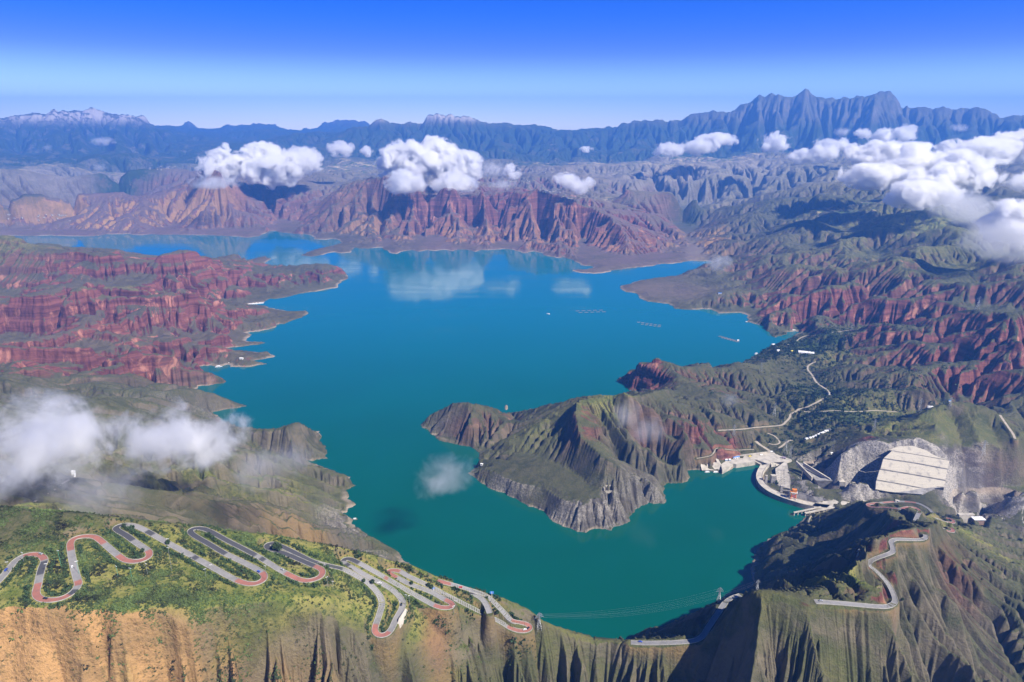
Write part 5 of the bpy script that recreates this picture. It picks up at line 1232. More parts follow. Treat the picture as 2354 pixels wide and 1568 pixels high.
# ------------------------------------------------------------------ gantry crane
def build_crane():
    c = J(1540, 920, 13.2)
    e = empty('gantry_crane', c, -.25, 'tall orange gantry crane standing on the dam crest', 'crane')
    Hc = 19
    for x in (-6, 6):
        for y in (-4.5, 4.5):
            m = MB(); m.bar((x * 1.1, y, 0), (x, y, Hc), .75); m.build('leg', M['orange'], e)
    m = MB()
    for y in (-4.5, 4.5): m.bar((-6.4, y, 7), (6.4, y, 7), .55); m.bar((-6, y, 7), (6, y, Hc - 2), .35)
    for x in (-6.4, 6.4): m.bar((x, -4.5, 4), (x, 4.5, 4), .5)
    m.build('bracing', M['red'], e)
    m = MB(); m.box(-8.5, -5.5, Hc, 8.5, 5.5, Hc + 2.2); m.build('girder', M['white'], e)
    m = MB(); m.box(-5, -4.6, Hc + 2.25, 6.5, 4.6, Hc + 9); cab = m.build('machine_house', M['orange'], e)
    m = MB(); m.box(-5.3, -4.9, Hc + 9.02, 6.8, 4.9, Hc + 9.8); m.build('house_roof', M['orange'], cab)
    m = MB(); m.box(-10.5, -4.4, Hc + 2.25, -5.2, 2, Hc + 5); m.build('winch', M['orange'], e)
    m = MB(); m.box(5.5, -8, -5, 7.5, -6, 2.5); m.bar((6.5, -7, 2.5), (6.5, -5, Hc), .15); m.build('hoist_block', M['white'], e)
build_crane()

# ------------------------------------------------------------------ boats and floats
def hull(L, W, mat, name, par, Hh=1.3):
    st = ((-.5, .75), (-.3, 1), (0, 1), (.25, .85), (.42, .45), (.5, .03)); V = []; F = []
    for s_, w in st:
        V += [(s_ * L, -w * W / 2, Hh), (s_ * L, w * W / 2, Hh), (s_ * L * .92, w * W * .33, -.4), (s_ * L * .92, -w * W * .33, -.4)]
    for k in range(len(st) - 1):
        a, b = k * 4, k * 4 + 4
        F += [(a, b, b + 1, a + 1), (a + 1, b + 1, b + 2, a + 2), (a + 3, a + 2, b + 2, b + 3), (b, a, a + 3, b + 3)]
    F += [(0, 1, 2, 3)]
    m = MB(); m.V, m.F = V, F; return m.build(name, mat, par)
def boat(px, py, L, W, rz, label, decks=1, col='white', z=0.0):
    x, y, _ = pz(px, py, 0.5)
    e = empty('boat', (x, y, z), rz, label, 'boat', 'boats on the lake')
    hull(L, W, M[col], 'hull', e)
    for d in range(decks):
        a = 1.32 + d * 2.5; k = 1 - d * .25
        m = MB(); m.box(-L * .36 * k, -W * .38, a, L * .2 * k, W * .38, a + 2.2); cb = m.build('cabin', M['white'], e)
        m = MB(); m.box(-L * .33 * k, -W * .39, a + .9, L * .17 * k, W * .39, a + 1.6); m.build('window_band', M['glass'], cb)
        m = MB(); m.box(-L * .38 * k, -W * .43, a + 2.21, L * .23 * k, W * .43, a + 2.45); m.build('deck_roof', M['white'], e)
    return e
boat(1260, 722, 22, 7, 2.6, 'lone white boat out on the open lake', 1)
boat(*cp('J', 195, 506), 17, 5, .1, 'white excursion boat moored under the concrete bank, left one', 1)
boat(*cp('J', 330, 508), 19, 5.5, .05, 'white and yellow excursion boat moored under the concrete bank, right one', 1)
boat(*cp('Q', 1508, 634), 30, 9, .3, 'big white tour boat in the narrow creek on the left shore', 2)
boat(*cp('F', 507, 546), 22, 7, .2, 'pale green ferry off the red cliff on the right shore', 2)
boat(*cp('F', 765, 384), 30, 8, .15, 'white ferry at the mouth of the small right inlet', 2)
boat(*cp('F', 682, 405), 24, 8, .2, 'white and yellow houseboat moored at the brown point', 1)
boat(*cp('F', 440, 325), 16, 6, 0, 'small dark boat by the rocky shore right of the lake', 1, 'brown')
boat(*cp('I', 95, 444), 12, 4, .1, 'small dark boat close under the left shore rocks', 1, 'brown')
def raft(px, py, group, label, L=16, W=9, rz=.2):
    x, y, _ = pz(px, py, 0)
    e = empty('fish_cage', (x, y, 0), rz, label, 'fish cage', group)
    m = MB()
    for a in (-L / 2, 0, L / 2): m.box(a - .6, -W / 2 - .6, -.3, a + .6, W / 2 + .6, .7)
    for b in (-W / 2, W / 2): m.box(-L / 2 - .6, b - .6, -.3, L / 2 + .6, b + .6, .72)
    m.build('float_frame', M['concd'], e)
    m = MB(); m.box(-L / 2, -W / 2, .05, L / 2, W / 2, .15); m.build('net', M['net'], e)
random.seed(5)
for k in range(12):
    u = k / 11; raft(*cp('F', 255 + 110 * u + (k % 2) * 10, 424 + 30 * u + (k % 2) * 7), 'fish cages off the right shore', 'fish cage in the %s of the slanting row nearest the right shore' % ('left half', 'right half')[k > 5])
for k in range(11):
    u = k / 10; raft(1468 + 48 * u + (k % 2) * 4, 741 + 7 * u + (k % 2) * 4, 'fish cages in the middle row', 'fish cage in the %s of the middle row on the open lake' % ('left half', 'right half')[k > 5], 15, 8)
for k in range(10):
    u = k / 9; raft(1328 + 60 * u, 715 - 2 * u + (k % 2) * 4, 'fish cages in the far row', 'fish cage in the %s of the far row out on the lake' % ('left half', 'right half')[k > 4], 20, 9)
x, y, _ = pz(*cp('F', 379, 454), 0)
shed('float_house', (x, y, .5), .2, 9, 6, 3.5, (M['white'], M['white']), 'small white floating hut at the end of the cage row', 'hut')
# landing stages
for lab, c, x0, y0, x1, y1, w in (('long white landing stage with parked boats in the left bay', 'Q', 1706, 202, 1818, 192, 6), ('white pontoon walk along the creek mouth on the left shore', 'Q', 1575, 612, 1600, 606, 3.5), ('grey landing stage below the wooded right shore', 'F', 612, 484, 632, 490, 5)):
    a, b = Vector(pz(*cp(c, x0, y0), 1.5)), Vector(pz(*cp(c, x1, y1), 1.5))
    e = empty('landing_stage', a, 0, lab, 'jetty')
    m = MB(); m.quad_box((a + b) / 2, (b - a) / 2, Vector(((b - a).y, -(b - a).x, 0)).normalized() * w, (0, 0, 1)); under(m.build('deck', M['white']), e)
    m = MB()
    for k in range(4):
        p = a.lerp(b, .15 + k * .2); m.box(p.x - 2.5, p.y - 2, 2.55, p.x + 2.5, p.y + 2, 5.5)
    under(m.build('canopy', M['white']), e)

# ------------------------------------------------------------------ cars
def make_car(mat, label, kind='car'):
    e = empty('car', (0, 0, 0), 0, label, 'car', 'cars on the mountain roads')
    L, W = 4.7, 1.9
    m = MB(); prof = ((-2.35, .45), (-2.3, .95), (-1.0, 1.02), (1.2, 1.0), (2.25, .82), (2.35, .45)); n = len(prof)
    for s_ in (-1, 1): m.V += [(x, s_ * W / 2, z) for x, z in prof]
    m.F = [(i, (i + 1) % n, (i + 1) % n + n, i + n) for i in range(n)] + [tuple(range(n))[::-1], tuple(range(n, 2 * n))]; m.build('body', mat, e)
    m = MB(); pr2 = ((-1.9, 1.0), (-1.5, 1.5), (.3, 1.52), (1.0, 1.0)); n = 4
    for s_ in (-1, 1): m.V += [(x, s_ * W * .43, z) for x, z in pr2]
    m.F = [(i, (i + 1) % n, (i + 1) % n + n, i + n) for i in range(n)] + [(3, 2, 1, 0), (4, 5, 6, 7)]; m.build('windows', M['glass'], e)
    m = MB(); m.box(-1.45, -W * .42, 1.5, .28, W * .42, 1.58); m.build('roof', mat, e)
    for x in (-1.45, 1.45):
        for y in (-.9, .9):
            m = MB()
            for k in range(10):
                a, b = k * math.pi / 5, (k + 1) * math.pi / 5
                m.V += [(x, y - .12, .35), (x + .34 * math.cos(a), y - .12, .35 + .34 * math.sin(a)), (x + .34 * math.cos(b), y - .12, .35 + .34 * math.sin(b)), (x, y + .12, .35), (x + .34 * math.cos(a), y + .12, .35 + .34 * math.sin(a)), (x + .34 * math.cos(b), y + .12, .35 + .34 * math.sin(b))]
                q_ = k * 6; m.F += [(q_, q_ + 2, q_ + 1), (q_ + 3, q_ + 4, q_ + 5), (q_ + 1, q_ + 2, q_ + 5, q_ + 4)]
            m.build('wheel', M['tyre'], e)
    return e
def on_road(C, c, x, y, side=1.6):
    X, Y = cp(c, x, y); P = C
    dep = P[:, 1] * CP - (P[:, 2] - H) * SP
    u = P[:, 0] / dep * FPX + CX; v = (-(P[:, 1] * SP + (P[:, 2] - H) * CP)) / dep * FPX + CY
    k = int(np.argmin((u - X) ** 2 + (v - Y) ** 2)); k = min(max(k, 1), len(P) - 2)
    t = P[k + 1] - P[k - 1]; t = t / np.linalg.norm(t); rz = math.atan2(t[1], t[0])
    return Vector((P[k][0] - t[1] * side, P[k][1] + t[0] * side, P[k][2] + .6)), rz
for k, cc, x, y, mat, lab in (('zigzag', 'H', 505, 775, 'white', 'white car on the straight below the first red bend'), ('zigzag', 'H', 258, 718, 'silver', 'silver car on the leftmost red bend'), ('zigzag', 'H', 45, 785, 'bluepaint', 'dark blue car at the far left end of the road'),
                              ('zigzag', 'H', 1788, 803, 'bluepaint', 'blue car entering the red bend of the long loop'), ('zigzag', 'H', 308, 992, 'blackpaint', 'black car in the lower red bend'), ('zigzag', 'I', 263, 888, 'white', 'white car on the middle straight above the grey hairpin'),
                              ('zigzag', 'I', 1285, 1195, 'blackpaint', 'dark car in the last red bend above the lake'), ('zigzag', 'I', 1262, 1200, 'white', 'white car in the last red bend above the lake'), ('zigzag', 'I', 820, 935, 'red', 'red lorry sized car near the short road end'), ('zigzag', 'I', 418, 1038, 'blackpaint', 'black car in the grey hairpin'),
                              ('ridge', 'I', 2066, 1297, 'bluepaint', 'blue car at the start of the saddle road'), ('pass', 'G', 955, 1022, 'silver', 'silver car on the lower straight of the pass road'), ('zigzag', 'H', 1935, 812, 'silver', 'silver car on the outer straight before the third red bend')):
    o = make_car(M[mat], lab); p, rz = on_road(RC[k], cc, x, y); o.location = p; o.rotation_euler = (0, 0, rz)
for x, y, mat, lab, rz in ((860, 265, 'yellow', 'yellow lorry parked on the quay', .1), (1040, 242, 'white', 'long white lorry parked by the quay wall', .15), (1200, 190, 'white', 'white van at the quay entrance', .2)):
    p = J(x, y, QZ)
    e = empty('lorry', p, rz, lab, 'lorry')
    m = MB(); m.box(-4, -1.3, .8, 2.6, 1.3, 3.6); m.build('cargo_box', M[mat], e)
    m = MB(); m.box(2.75, -1.2, .7, 4.6, 1.2, 2.9); cb = m.build('cab', M[mat], e); m = MB(); m.box(4.3, -1.1, 1.8, 4.66, 1.1, 2.6); m.build('windscreen', M['glass'], cb)
    for wx in (-2.8, -1.6, 3.6):
        m = MB(); m.box(wx - .5, -1.32, 0, wx + .5, 1.32, .95); m.build('wheel', M['tyre'], e)

# ------------------------------------------------------------------ pylons, cables, lamp posts
def make_pylon(Hh, label, rz=0.0):
    e = empty('steel_pylon', (0, 0, 0), rz, label, 'pylon', 'steel pylons of the power lines')
    w = Hh * .11; t = .17
    m = MB()
    for sx in (-1, 1):
        for sy in (-1, 1):
            m.bar((sx * w, sy * w, -3), (sx * w * .22, sy * w * .22, Hh * .72), t); m.bar((sx * w * .22, sy * w * .22, Hh * .72), (sx * .3, sy * .3, Hh), t)
    m.build('leg_frame', M['steel'], e)
    m = MB(); zs = [0, .16, .31, .45, .58, .72]
    f = lambda z: w * (1 - .78 * z / .72)
    for a, b in zip(zs[:-1], zs[1:]):
        for sx, sy, tx, ty in ((-1, -1, 1, -1), (1, -1, 1, 1), (1, 1, -1, 1), (-1, 1, -1, -1)):
            m.bar((sx * f(a), sy * f(a), a * Hh), (tx * f(b), ty * f(b), b * Hh), t * .6); m.bar((tx * f(a), ty * f(a), a * Hh), (sx * f(b), sy * f(b), b * Hh), t * .6)
    m.build('bracing', M['steel'], e)
    for z, L in ((.72, .26), (.83, .20), (.93, .14)):
        m = MB(); m.bar((-L * Hh, 0, z * Hh), (L * Hh, 0, z * Hh), t); m.bar((-L * Hh, 0, z * Hh), (0, 0, z * Hh + 2.4), t * .6); m.bar((L * Hh, 0, z * Hh), (0, 0, z * Hh + 2.4), t * .6); m.build('cross_arm', M['steel'], e)
    return e
PYL = {}
for key, c, x, y, Hh, lab in (('a', 'G', 247, 1008, 28, 'steel pylon beyond the saddle road above the dark slope'), ('b', 'G', 512, 922, 16, 'small pylon on the pointed hilltop above the saddle road'), ('c', 'I', 1362, 1195, 24, 'thin pylon on the grassy edge right of the last red bend'),
                         ('d', 'F', 1630, 948, 48, 'tall pylon on the hill crest left of the valley highway'), ('e', 'F', 1840, 905, 30, 'slim pylon beside a white hut on the hill crest'), ('f', 'F', 1315, 1078, 40, 'pylon standing on a red earth mound'), ('g', 'F', 1030, 1215, 44, 'pylon behind the small white hut above the chute'),
                         ('h', 'F', 705, 1225, 46, 'pylon behind the quay, left of its neighbour'), ('i', 'F', 735, 1268, 44, 'pylon behind the guard house of the quay'), ('j', 'F', 627, 975, 48, 'pylon on the slope end above the side road'), ('k', 'F', 350, 1105, 36, 'pylon beside the track over the red cliff'), ('l', 'F', 535, 670, 50, 'pylon on the ridge by the red lakeside cliff'),
                         ('m', 'F', 2065, 1240, 46, 'pylon on the green slope above the grey rock wall'), ('n', 'F', 1160, 385, 40, 'small pylon on the slope above the wooded shore'), ('o', 'G', 1205, 702, 13, 'short pylon on the dark crest by the red cutting'), ('p', 'F', 2030, 240, 60, 'distant pylon on the high right ridge')):
    p = hit(*cp(c, x, y), water=False); o = make_pylon(Hh, lab, random.uniform(-.5, .5)); o.location = p; PYL[key] = (Vector(p), Hh)
def cable(a, b, sag, r, label):
    m = MB(); n = 22; pts = [a.lerp(b, k / n) - Vector((0, 0, 4 * sag * (k / n) * (1 - k / n))) for k in range(n + 1)]
    for p, q_ in zip(pts[:-1], pts[1:]): m.bar(p, q_, r)
    tag(m.build('power_line', M['steel']), label, 'power line', 'power lines')
def tip(k, dx, z=.9): p, Hh = PYL[k]; return p + Vector((dx, 0, Hh * z))
for d, z, nm in ((-3, .93, 'upper'), (3, .83, 'middle'), (5, .72, 'lower')):
    cable(tip('c', d, z), tip('a', d, z), 12, .022, '%s power line spanning the water to the dark slope pylon' % nm)
    cable(tip('c', d, z), tip('b', d, z), 22, .022, '%s power line from the grassy edge to the pointed hilltop' % nm)
    if d > 9: cable(tip('b', d, z), tip('o', d * .4, z), 10, .14, '%s power line between the hilltop and the short crest pylon' % nm)
for c, x, y, hh, lab in (('H', 813, 836, 13, 'green post below the second road loop'), ('H', 909, 850, 13, 'lone green post right of the second road loop'), ('H', 1185, 800, 30, 'tall white post under the long straight'), ('H', 1420, 848, 12, 'short post left of the first long loop'), ('H', 1458, 808, 10, 'short post close to the long straight'),
                         ('H', 1840, 868, 20, 'post at the tip of the first long red bend'), ('H', 330, 820, 13, 'post between the first two road bends'), ('H', 422, 768, 20, 'green post in the grass between the first bends'), ('H', 65, 815, 14, 'post inside the first bend'), ('H', 165, 738, 12, 'post with a crossarm by the leftmost red bend'),
                         ('H', 1018, 828, 15, 'post with crossarm below the plateau loops'), ('H', 2258, 900, 12, 'post below the third long red bend'), ('H', 2298, 930, 12, 'post at the plateau edge under the third red bend'), ('I', 448, 1040, 16, 'post beside the grey hairpin, left of its twin'), ('I', 470, 1045, 16, 'post beside the grey hairpin, right of its twin'), ('I', 775, 1110, 15, 'post below the short loop over the slope'), ('I', 790, 1060, 12, 'post just right of the short red loop'),
                         ('H', 545, 820, 16, 'green post beside the straight with the white car'), ('H', 1160, 612, 7, 'post at the upper edge of the long straight')):
    p = Vector(hit(*cp(c, x, y), water=False))
    e = empty('utility_post', p, random.uniform(-.6, .6), lab, 'post', 'posts on the green hillside')
    m = MB(); m.bar((0, 0, -1), (0, 0, hh), .11); m.build('pole', M['green'] if 'green' in lab else M['steel'], e)
    m = MB(); m.bar((-1.6, 0, hh - .6), (1.6, 0, hh - .6), .16); m.build('cross_arm', M['white'], e)
e = empty('blue_sign', Vector(hit(*cp('I', 1037, 978), water=False)), 0, 'blue direction sign above the lower right loops', 'sign')
m = MB(); m.bar((0, 0, -1), (0, 0, 8), .2); m.build('pole', M['white'], e); m = MB(); m.box(-2.6, -.12, 4.6, 2.6, .12, 8.2); m.build('sign_board', M['blue'], e)
e = empty('road_sign', Vector(hit(*cp('I', 634, 938), water=False)), 0, 'small blue sign between the two middle straights', 'sign')
m = MB(); m.bar((0, 0, -1), (0, 0, 5), .2); m.build('pole', M['white'], e); m = MB(); m.box(-1.5, -.1, 3, 1.5, .1, 5.2); m.build('sign_board', M['blue'], e)
# retaining wall strut under the grey hairpin
p = Vector(hit(*cp('I', 402, 1165), water=False))
tag(solid('buttress_wall', [tuple(p + Vector((-1, 2, 6))), tuple(p + Vector((4, 18, 7))), tuple(p + Vector((5, 18, 7))), tuple(p + Vector((0.5, 2, 6)))], [tuple(p + Vector((-4, -4, -3))), tuple(p + Vector((5, 22, -3))), tuple(p + Vector((8, 22, -3))), tuple(p + Vector((1, -4, -3)))], M['conc']), 'pale retaining wall under the outer side of the grey hairpin', 'wall')

# ------------------------------------------------------------------ buildings of the valley and shore
p = Vector(hit(*cp('E', 1843, 960)))
e = empty('concrete_box', p, .1, 'open square concrete box set into the peninsula slope', 'portal')
for nm, b in (('side_wall', (-15, -8, -8, -13.5, 10, 7)), ('side_wall', (13.5, -8, -8, 15, 10, 7)), ('back_wall', (-13.4, 8.5, -8, 13.4, 10, 7)), ('front_wall', (-13.4, -8, -8, 13.4, -6.5, -1)), ('floor', (-13.4, -6.4, -6, 13.4, 8.4, -4))):
    m = MB(); m.box(*b); m.build(nm, M['conc'] if nm != 'floor' else M['concd'], e)
p = Vector(hit(*cp('F', 850, 540)))
shed('greenhouse', p, -.35, 66, 20, 5, (M['white'], M['white']), 'long white greenhouse roof among trees by the right inlet', 'greenhouse')
for c, x, y, L, W, hh, a, b, lab in (('F', 655, 525, 12, 8, 5, 'white', 'white', 'small white house left of the yellow tent'), ('F', 728, 490, 9, 7, 6, 'yellow', 'conc', 'small tan tower house among the shore trees'), ('F', 748, 532, 8, 8, 6, 'yellow', 'yellow', 'round looking yellow tent house among the trees'), ('F', 622, 484, 14, 8, 5, 'white', 'white', 'white boathouse at the wooded point'),
                                     ('F', 1008, 820, 9, 7, 5, 'white', 'conc', 'lone pale house by the valley road'), ('F', 1010, 1072, 12, 7, 5, 'white', 'conc', 'pale house at the end of the ruined strip'), ('F', 1838, 876, 8, 6, 6, 'white', 'blue', 'white hut with blue roof on the hill crest'), ('F', 1712, 911, 26, 5, 3, 'white', 'white', 'low white strip building on the hill'),
                                     ('E', 968, 792, 7, 5, 4, 'white', 'white', 'tiny white hut at the left end of the flat bench'), ('F', 255, 130, 20, 9, 5, 'white', 'blue', 'small blue roofed building on the grey flats'), ('K', 890, 885, 9, 6, 4, 'white', 'conc', 'small white building on the crest by the loop road'), ('Q', 1665, 578, 16, 7, 4, 'white', 'white', 'white pavilion on the left creek point'), ('H', 510, 140, 5, 5, 9, 'white', 'white', 'small white tower in the mist on the left slope')):
    p = Vector(hit(*cp(c, x, y))); shed('house', p, random.uniform(-.4, .4), L, W, hh, (M[a], M[b]), lab, 'house')
VIL = [('B', 1330, 662, 120, 16, 26, 'far village behind the round cloud'), ('B', 1440, 800, 70, 12, 14, 'village on the rim of the middle plateau'), ('B', 1180, 740, 120, 12, 16, 'village on the plateau behind the big ridge'), ('A', 1120, 640, 90, 18, 14, 'village on the hazy far left plain'), ('A', 260, 985, 230, 22, 16, 'hamlet in the wooded valley on the far left'), ('C', 700, 660, 160, 16, 16, 'village among the fields below the highest peak')]
hp = None
lab2 = ('small pale house in the %s', 'long pale house in the %s')
for c, x, y, wx, wy, n, lab in VIL:
    for k in range(n):
        p = Vector(hit(*cp(c, x + random.uniform(-wx, wx), y + random.uniform(-wy, wy))))
        if hp is None:
            hp = shed('village_house', p, 0, 13, 9, 5, (M['conc'], M['concd']), 'small pale house in the ' + lab, 'house', False); o = hp
        else:
            o = copy_tree(hp)
        o.location = p; o.rotation_euler = (0, 0, random.uniform(-.7, .7)); s_ = random.uniform(.8, 1.6); o.scale = (s_, s_, s_)
        o['label'] = lab2[k % 2] % lab; o['group'] = lab
        if k % 2: o.scale = (s_ * 1.5, s_, s_)
# fallen white blocks along the ruined strip
C = VC['ruin']
for k in range(9):
    q_ = C[int((k + .5) / 9 * (len(C) - 1))]
    m = MB(); m.box(-6, -3, -1, 5, 3, random.uniform(2, 4)); o = m.build('wall_block', M['white']); o.location = (q_[0], q_[1], q_[2] + .6); o.rotation_euler = (0, 0, .5)
    tag(o, 'broken white wall section along the strip below the side valley', 'wall', 'broken white wall sections')

# ------------------------------------------------------------------ trees and scrub
def leaf_cloud(n, rad, hgt, size, seed, squash=1.0):
    g = np.random.default_rng(seed)
    d = g.normal(size=(n, 3)); d /= np.linalg.norm(d, axis=1)[:, None]
    r = g.uniform(.35, 1, n) ** .5 * (1 + .25 * np.sin(d[:, 0] * 5 + seed) * np.cos(d[:, 1] * 4))
    c = d * r[:, None] * [rad, rad, hgt / 2]; c[:, 2] += hgt * .5
    a = g.normal(size=(n, 3)); a /= np.linalg.norm(a, axis=1)[:, None]; b = np.cross(a, g.normal(size=(n, 3))); b /= np.linalg.norm(b, axis=1)[:, None]
    s_ = size * g.uniform(.6, 1.3, n)[:, None]
    V = np.stack([c - a * s_, c - b * s_, c + a * s_, c + b * s_], 1).reshape(-1, 3)
    return V, np.arange(n * 4).reshape(-1, 4)
TREES = [('H', 1160, 618, 6, 'tree leaning over the upper edge of the long straight'), ('H', 985, 672, 5, 'small tree inside the second red bend'), ('H', 1905, 655, 10, 'big dark tree inside the third long loop, left one'), ('H', 1925, 662, 9, 'dark tree inside the third long loop, right one'), ('H', 1440, 560, 5, 'round tree between the two long loops'), ('I', 600, 912, 6, 'dark round tree on the verge between middle straights'), ('I', 622, 925, 6, 'dark conical tree near the small blue sign'),
         ('I', 1075, 1100, 6, 'conical tree on the slope between the lowest loops'), ('G', 1512, 1005, 5, 'lone dark tree right of the lower pass bend'), ('F', 1005, 285, 5, 'tree on the grey slope'), ('H', 855, 500, 5, 'tree inside the dark first loop'), ('I', 215, 890, 6, 'tree beside the straight above the grey hairpin'), ('I', 155, 880, 5, 'tree at the shoulder above the grey hairpin'), ('I', 485, 895, 5, 'tree by the middle straight start')]
for k, (c, x, y, hh, lab) in enumerate(TREES):
    p = Vector(hit(*cp(c, x, y), water=False))
    e = empty('tree', p, 0, lab, 'tree', 'trees along the roads')
    V, F = leaf_cloud(420, hh * .42, hh * .9, hh * .07, k); V[:, 2] += hh * .18; mesh_np('crown', V, F, M['leaf'], False, None, e)
    m = MB(); m.bar((0, 0, -1), (0, 0, hh * .6), hh * .025); m.bar((0, 0, hh * .35), (hh * .2, .1, hh * .6), hh * .014); m.bar((0, 0, hh * .3), (-hh * .18, .2, hh * .55), hh * .014); m.build('trunk', M['wood'], e)
def scatter(name, regions, n, size, mat, label, cat, seed, mind=5.5, steep=None, clumps=14):
    g = np.random.default_rng(seed); pts = []
    for (c, x, y, z, wx, wy, dens) in regions:
        k = int(n * dens); a = g.normal(0, .5, (k, 2))
        X, Y = cp(c, x, y)
        q_ = np.array([pz(X + u * wx, Y + v * wy, z)[:2] for u, v in a]); pts.append(q_)
    P = np.concatenate(pts)
    z = sample(P[:, 0], P[:, 1]); rd = sample(P[:, 0], P[:, 1], np.minimum(RD, 99)); lk = sample(P[:, 0], P[:, 1], lake.astype(np.float32))
    cl = noise2(P[:, 0] / 26.0, P[:, 1] / 26.0, 77) + .35 * noise2(P[:, 0] / 8.0, P[:, 1] / 8.0, 78)
    ok = (rd > mind) & (lk < .01) & (cl > -.12 + g.uniform(-.25, .25, len(P)))
    P, z = P[ok], z[ok]; m = len(P)
    base = [leaf_cloud(clumps, 1, 1.1, .42, 50 + k)[0] for k in range(12)]
    B = np.stack(base)[g.integers(0, 12, m)]
    s_ = (size * g.lognormal(0, .32, m))[:, None, None]
    V = B * s_ + np.stack([P[:, 0], P[:, 1], z - .3], 1)[:, None, :]
    V = V.reshape(-1, 3)
    o = mesh_np(name, V, np.arange(len(V)).reshape(-1, 4), mat, False)
    tag(o, label, cat, kind='stuff')
scatter('shrubs', [('D', 400, 1410, 520, 560, 40, .3), ('D', 300, 1300, 540, 420, 90, .45), ('D', 80, 1240, 540, 160, 80, .2), ('D', 620, 1290, 500, 260, 70, .25), ('D', 900, 1370, 450, 220, 60, .15), ('D', 350, 1400, 535, 500, 50, .18)], 17000, 1.15, M['shrub'], 'low green shrubs scattered over the near left hillside', 'shrubs', 4)
RCZ = RC['zigzag']
def hedge(n, seed):
    g = np.random.default_rng(seed); k = g.integers(0, len(RCZ) - 1, n); t = np.gradient(RCZ[:, :2], axis=0)[k]; t /= np.hypot(t[:, 0], t[:, 1])[:, None]
    sd = np.where(g.uniform(size=n) < .6, -1, 1)
    d = g.uniform(7.0, 10.5, n) * sd; P = RCZ[k, :2] + np.stack([-t[:, 1], t[:, 0]], 1) * d[:, None]
    rd = sample(P[:, 0], P[:, 1], np.minimum(RD, 99)); ok = (rd > 6.2) & (noise2(P[:, 0] / 30, P[:, 1] / 30, 5) > -.2); P = P[ok]; z = sample(P[:, 0], P[:, 1])
    base = np.stack([leaf_cloud(16, 1, 1.4, .4, 80 + q_)[0] for q_ in range(10)])[g.integers(0, 10, len(P))]
    V = (base * (1.5 * g.lognormal(0, .3, len(P)))[:, None, None] + np.stack([P[:, 0], P[:, 1], z - .3], 1)[:, None, :]).reshape(-1, 3)
    tag(mesh_np('hedge', V, np.arange(len(V)).reshape(-1, 4), M['leaf'], False), 'dark green bushes lining the zigzag road', 'bushes', kind='stuff')
hedge(5200, 9)
scatter('woodland', [('F', 880, 455, 40, 190, 40, .35), ('F', 720, 520, 30, 120, 26, .18), ('F', 960, 780, 45, 60, 120, .12), ('F', 1150, 830, 60, 200, 40, .1), ('F', 850, 920, 40, 60, 60, .06), ('F', 1100, 960, 55, 260, 50, .12), ('F', 900, 1040, 30, 120, 90, .08)], 14000, 3.6, M['leaf'], 'dark trees filling the side valley by the right inlet', 'trees', 6, 6.5, None, 10)
# ------------------------------------------------------------------ clouds: closed bodies of air, each filled with lumpy vapour
def cloud_material(name, dens, size, thr, soft, gain=2.6, rough=0.6):
    t = NT(name)
    t.n.remove(t.b)
    tc = t.add('ShaderNodeTexCoord'); geo = t.add('ShaderNodeNewGeometry')
    ln = t.add('ShaderNodeVectorMath', operation='LENGTH'); t.link(tc.outputs['Object'], ln.inputs[0])
    sx = t.add('ShaderNodeSeparateXYZ'); t.link(tc.outputs['Object'], sx.inputs[0])
    f = t.math('SUBTRACT', 1.0, t.math('POWER', ln.outputs['Value'], 1.7))
    n = t.noise(geo.outputs['Position'], 1.0 / size, 8, rough, 0.35)
    d = t.math('ADD', t.math('MULTIPLY', f, 1.25), t.math('MULTIPLY', t.math('SUBTRACT', n, 0.5), gain))
    d = t.math('ADD', d, t.math('MULTIPLY', t.ramp(sx.outputs[2], -0.75, -0.35), 0.0))
    edge = t.ramp(f, 0.0, 0.22)
    d = t.math('MULTIPLY', t.ramp(d, thr, thr + soft), edge)
    v = t.add('ShaderNodeVolumePrincipled')
    v.inputs['Color'].default_value = (1.0, 1.0, 1.0, 1)
    v.inputs['Anisotropy'].default_value = 0.25
    t.link(t.math('MULTIPLY', d, dens), v.inputs['Density'])
    t.link(v.outputs[0], t.out.inputs['Volume'])
    return t.m

def ico_arrays(sub):
    import bmesh
    bm = bmesh.new(); bmesh.ops.create_icosphere(bm, subdivisions=sub, radius=1.0)
    V = np.array([v.co[:] for v in bm.verts]); F = np.array([[v.index for v in f.verts] for f in bm.faces]); bm.free()
    return V, F
_icoV, _icoF = ico_arrays(3)
CM = {'cumulus': cloud_material('cumulus', 0.055, 170.0, 0.42, 0.45, 6.0, 0.66),
      'small': cloud_material('small_cumulus', 0.035, 120.0, 0.40, 0.6, 5.2, 0.66),
      'mist': cloud_material('mist', 0.062, 70.0, 0.50, 1.8, 6.5, 0.70),
      'wisp': cloud_material('wisp', 0.0100, 60.0, 0.25, 1.4, 4.6, 0.68),
      'veil': cloud_material('veil', 0.0060, 220.0, 0.1, 1.2, 3.6, 0.66)}
def puff(x0, y0, x1, y1, r, kind, parent, depth=0.8, flat=None):
    c = np.array(pr((x0 + x1) / 2, (y0 + y1) / 2, r))
    L = np.array(pr(x0, (y0 + y1) / 2, r)); Rr = np.array(pr(x1, (y0 + y1) / 2, r))
    T = np.array(pr((x0 + x1) / 2, y0, r)); B = np.array(pr((x0 + x1) / 2, y1, r))
    a = np.linalg.norm((Rr - L)[:2]) / 2; cz = (T[2] - B[2]) / 2
    o = mesh_np('puff', _icoV, _icoF, CM[kind], True, None, parent)
    g = {'mist': 1.35, 'cumulus': 1.24}.get(kind, 1.2)
    o.location = c; o.scale = (a * g, a * depth * g, cz * g)
    o.rotation_euler = (0, 0, -math.atan2(c[0], c[1]))
    return o
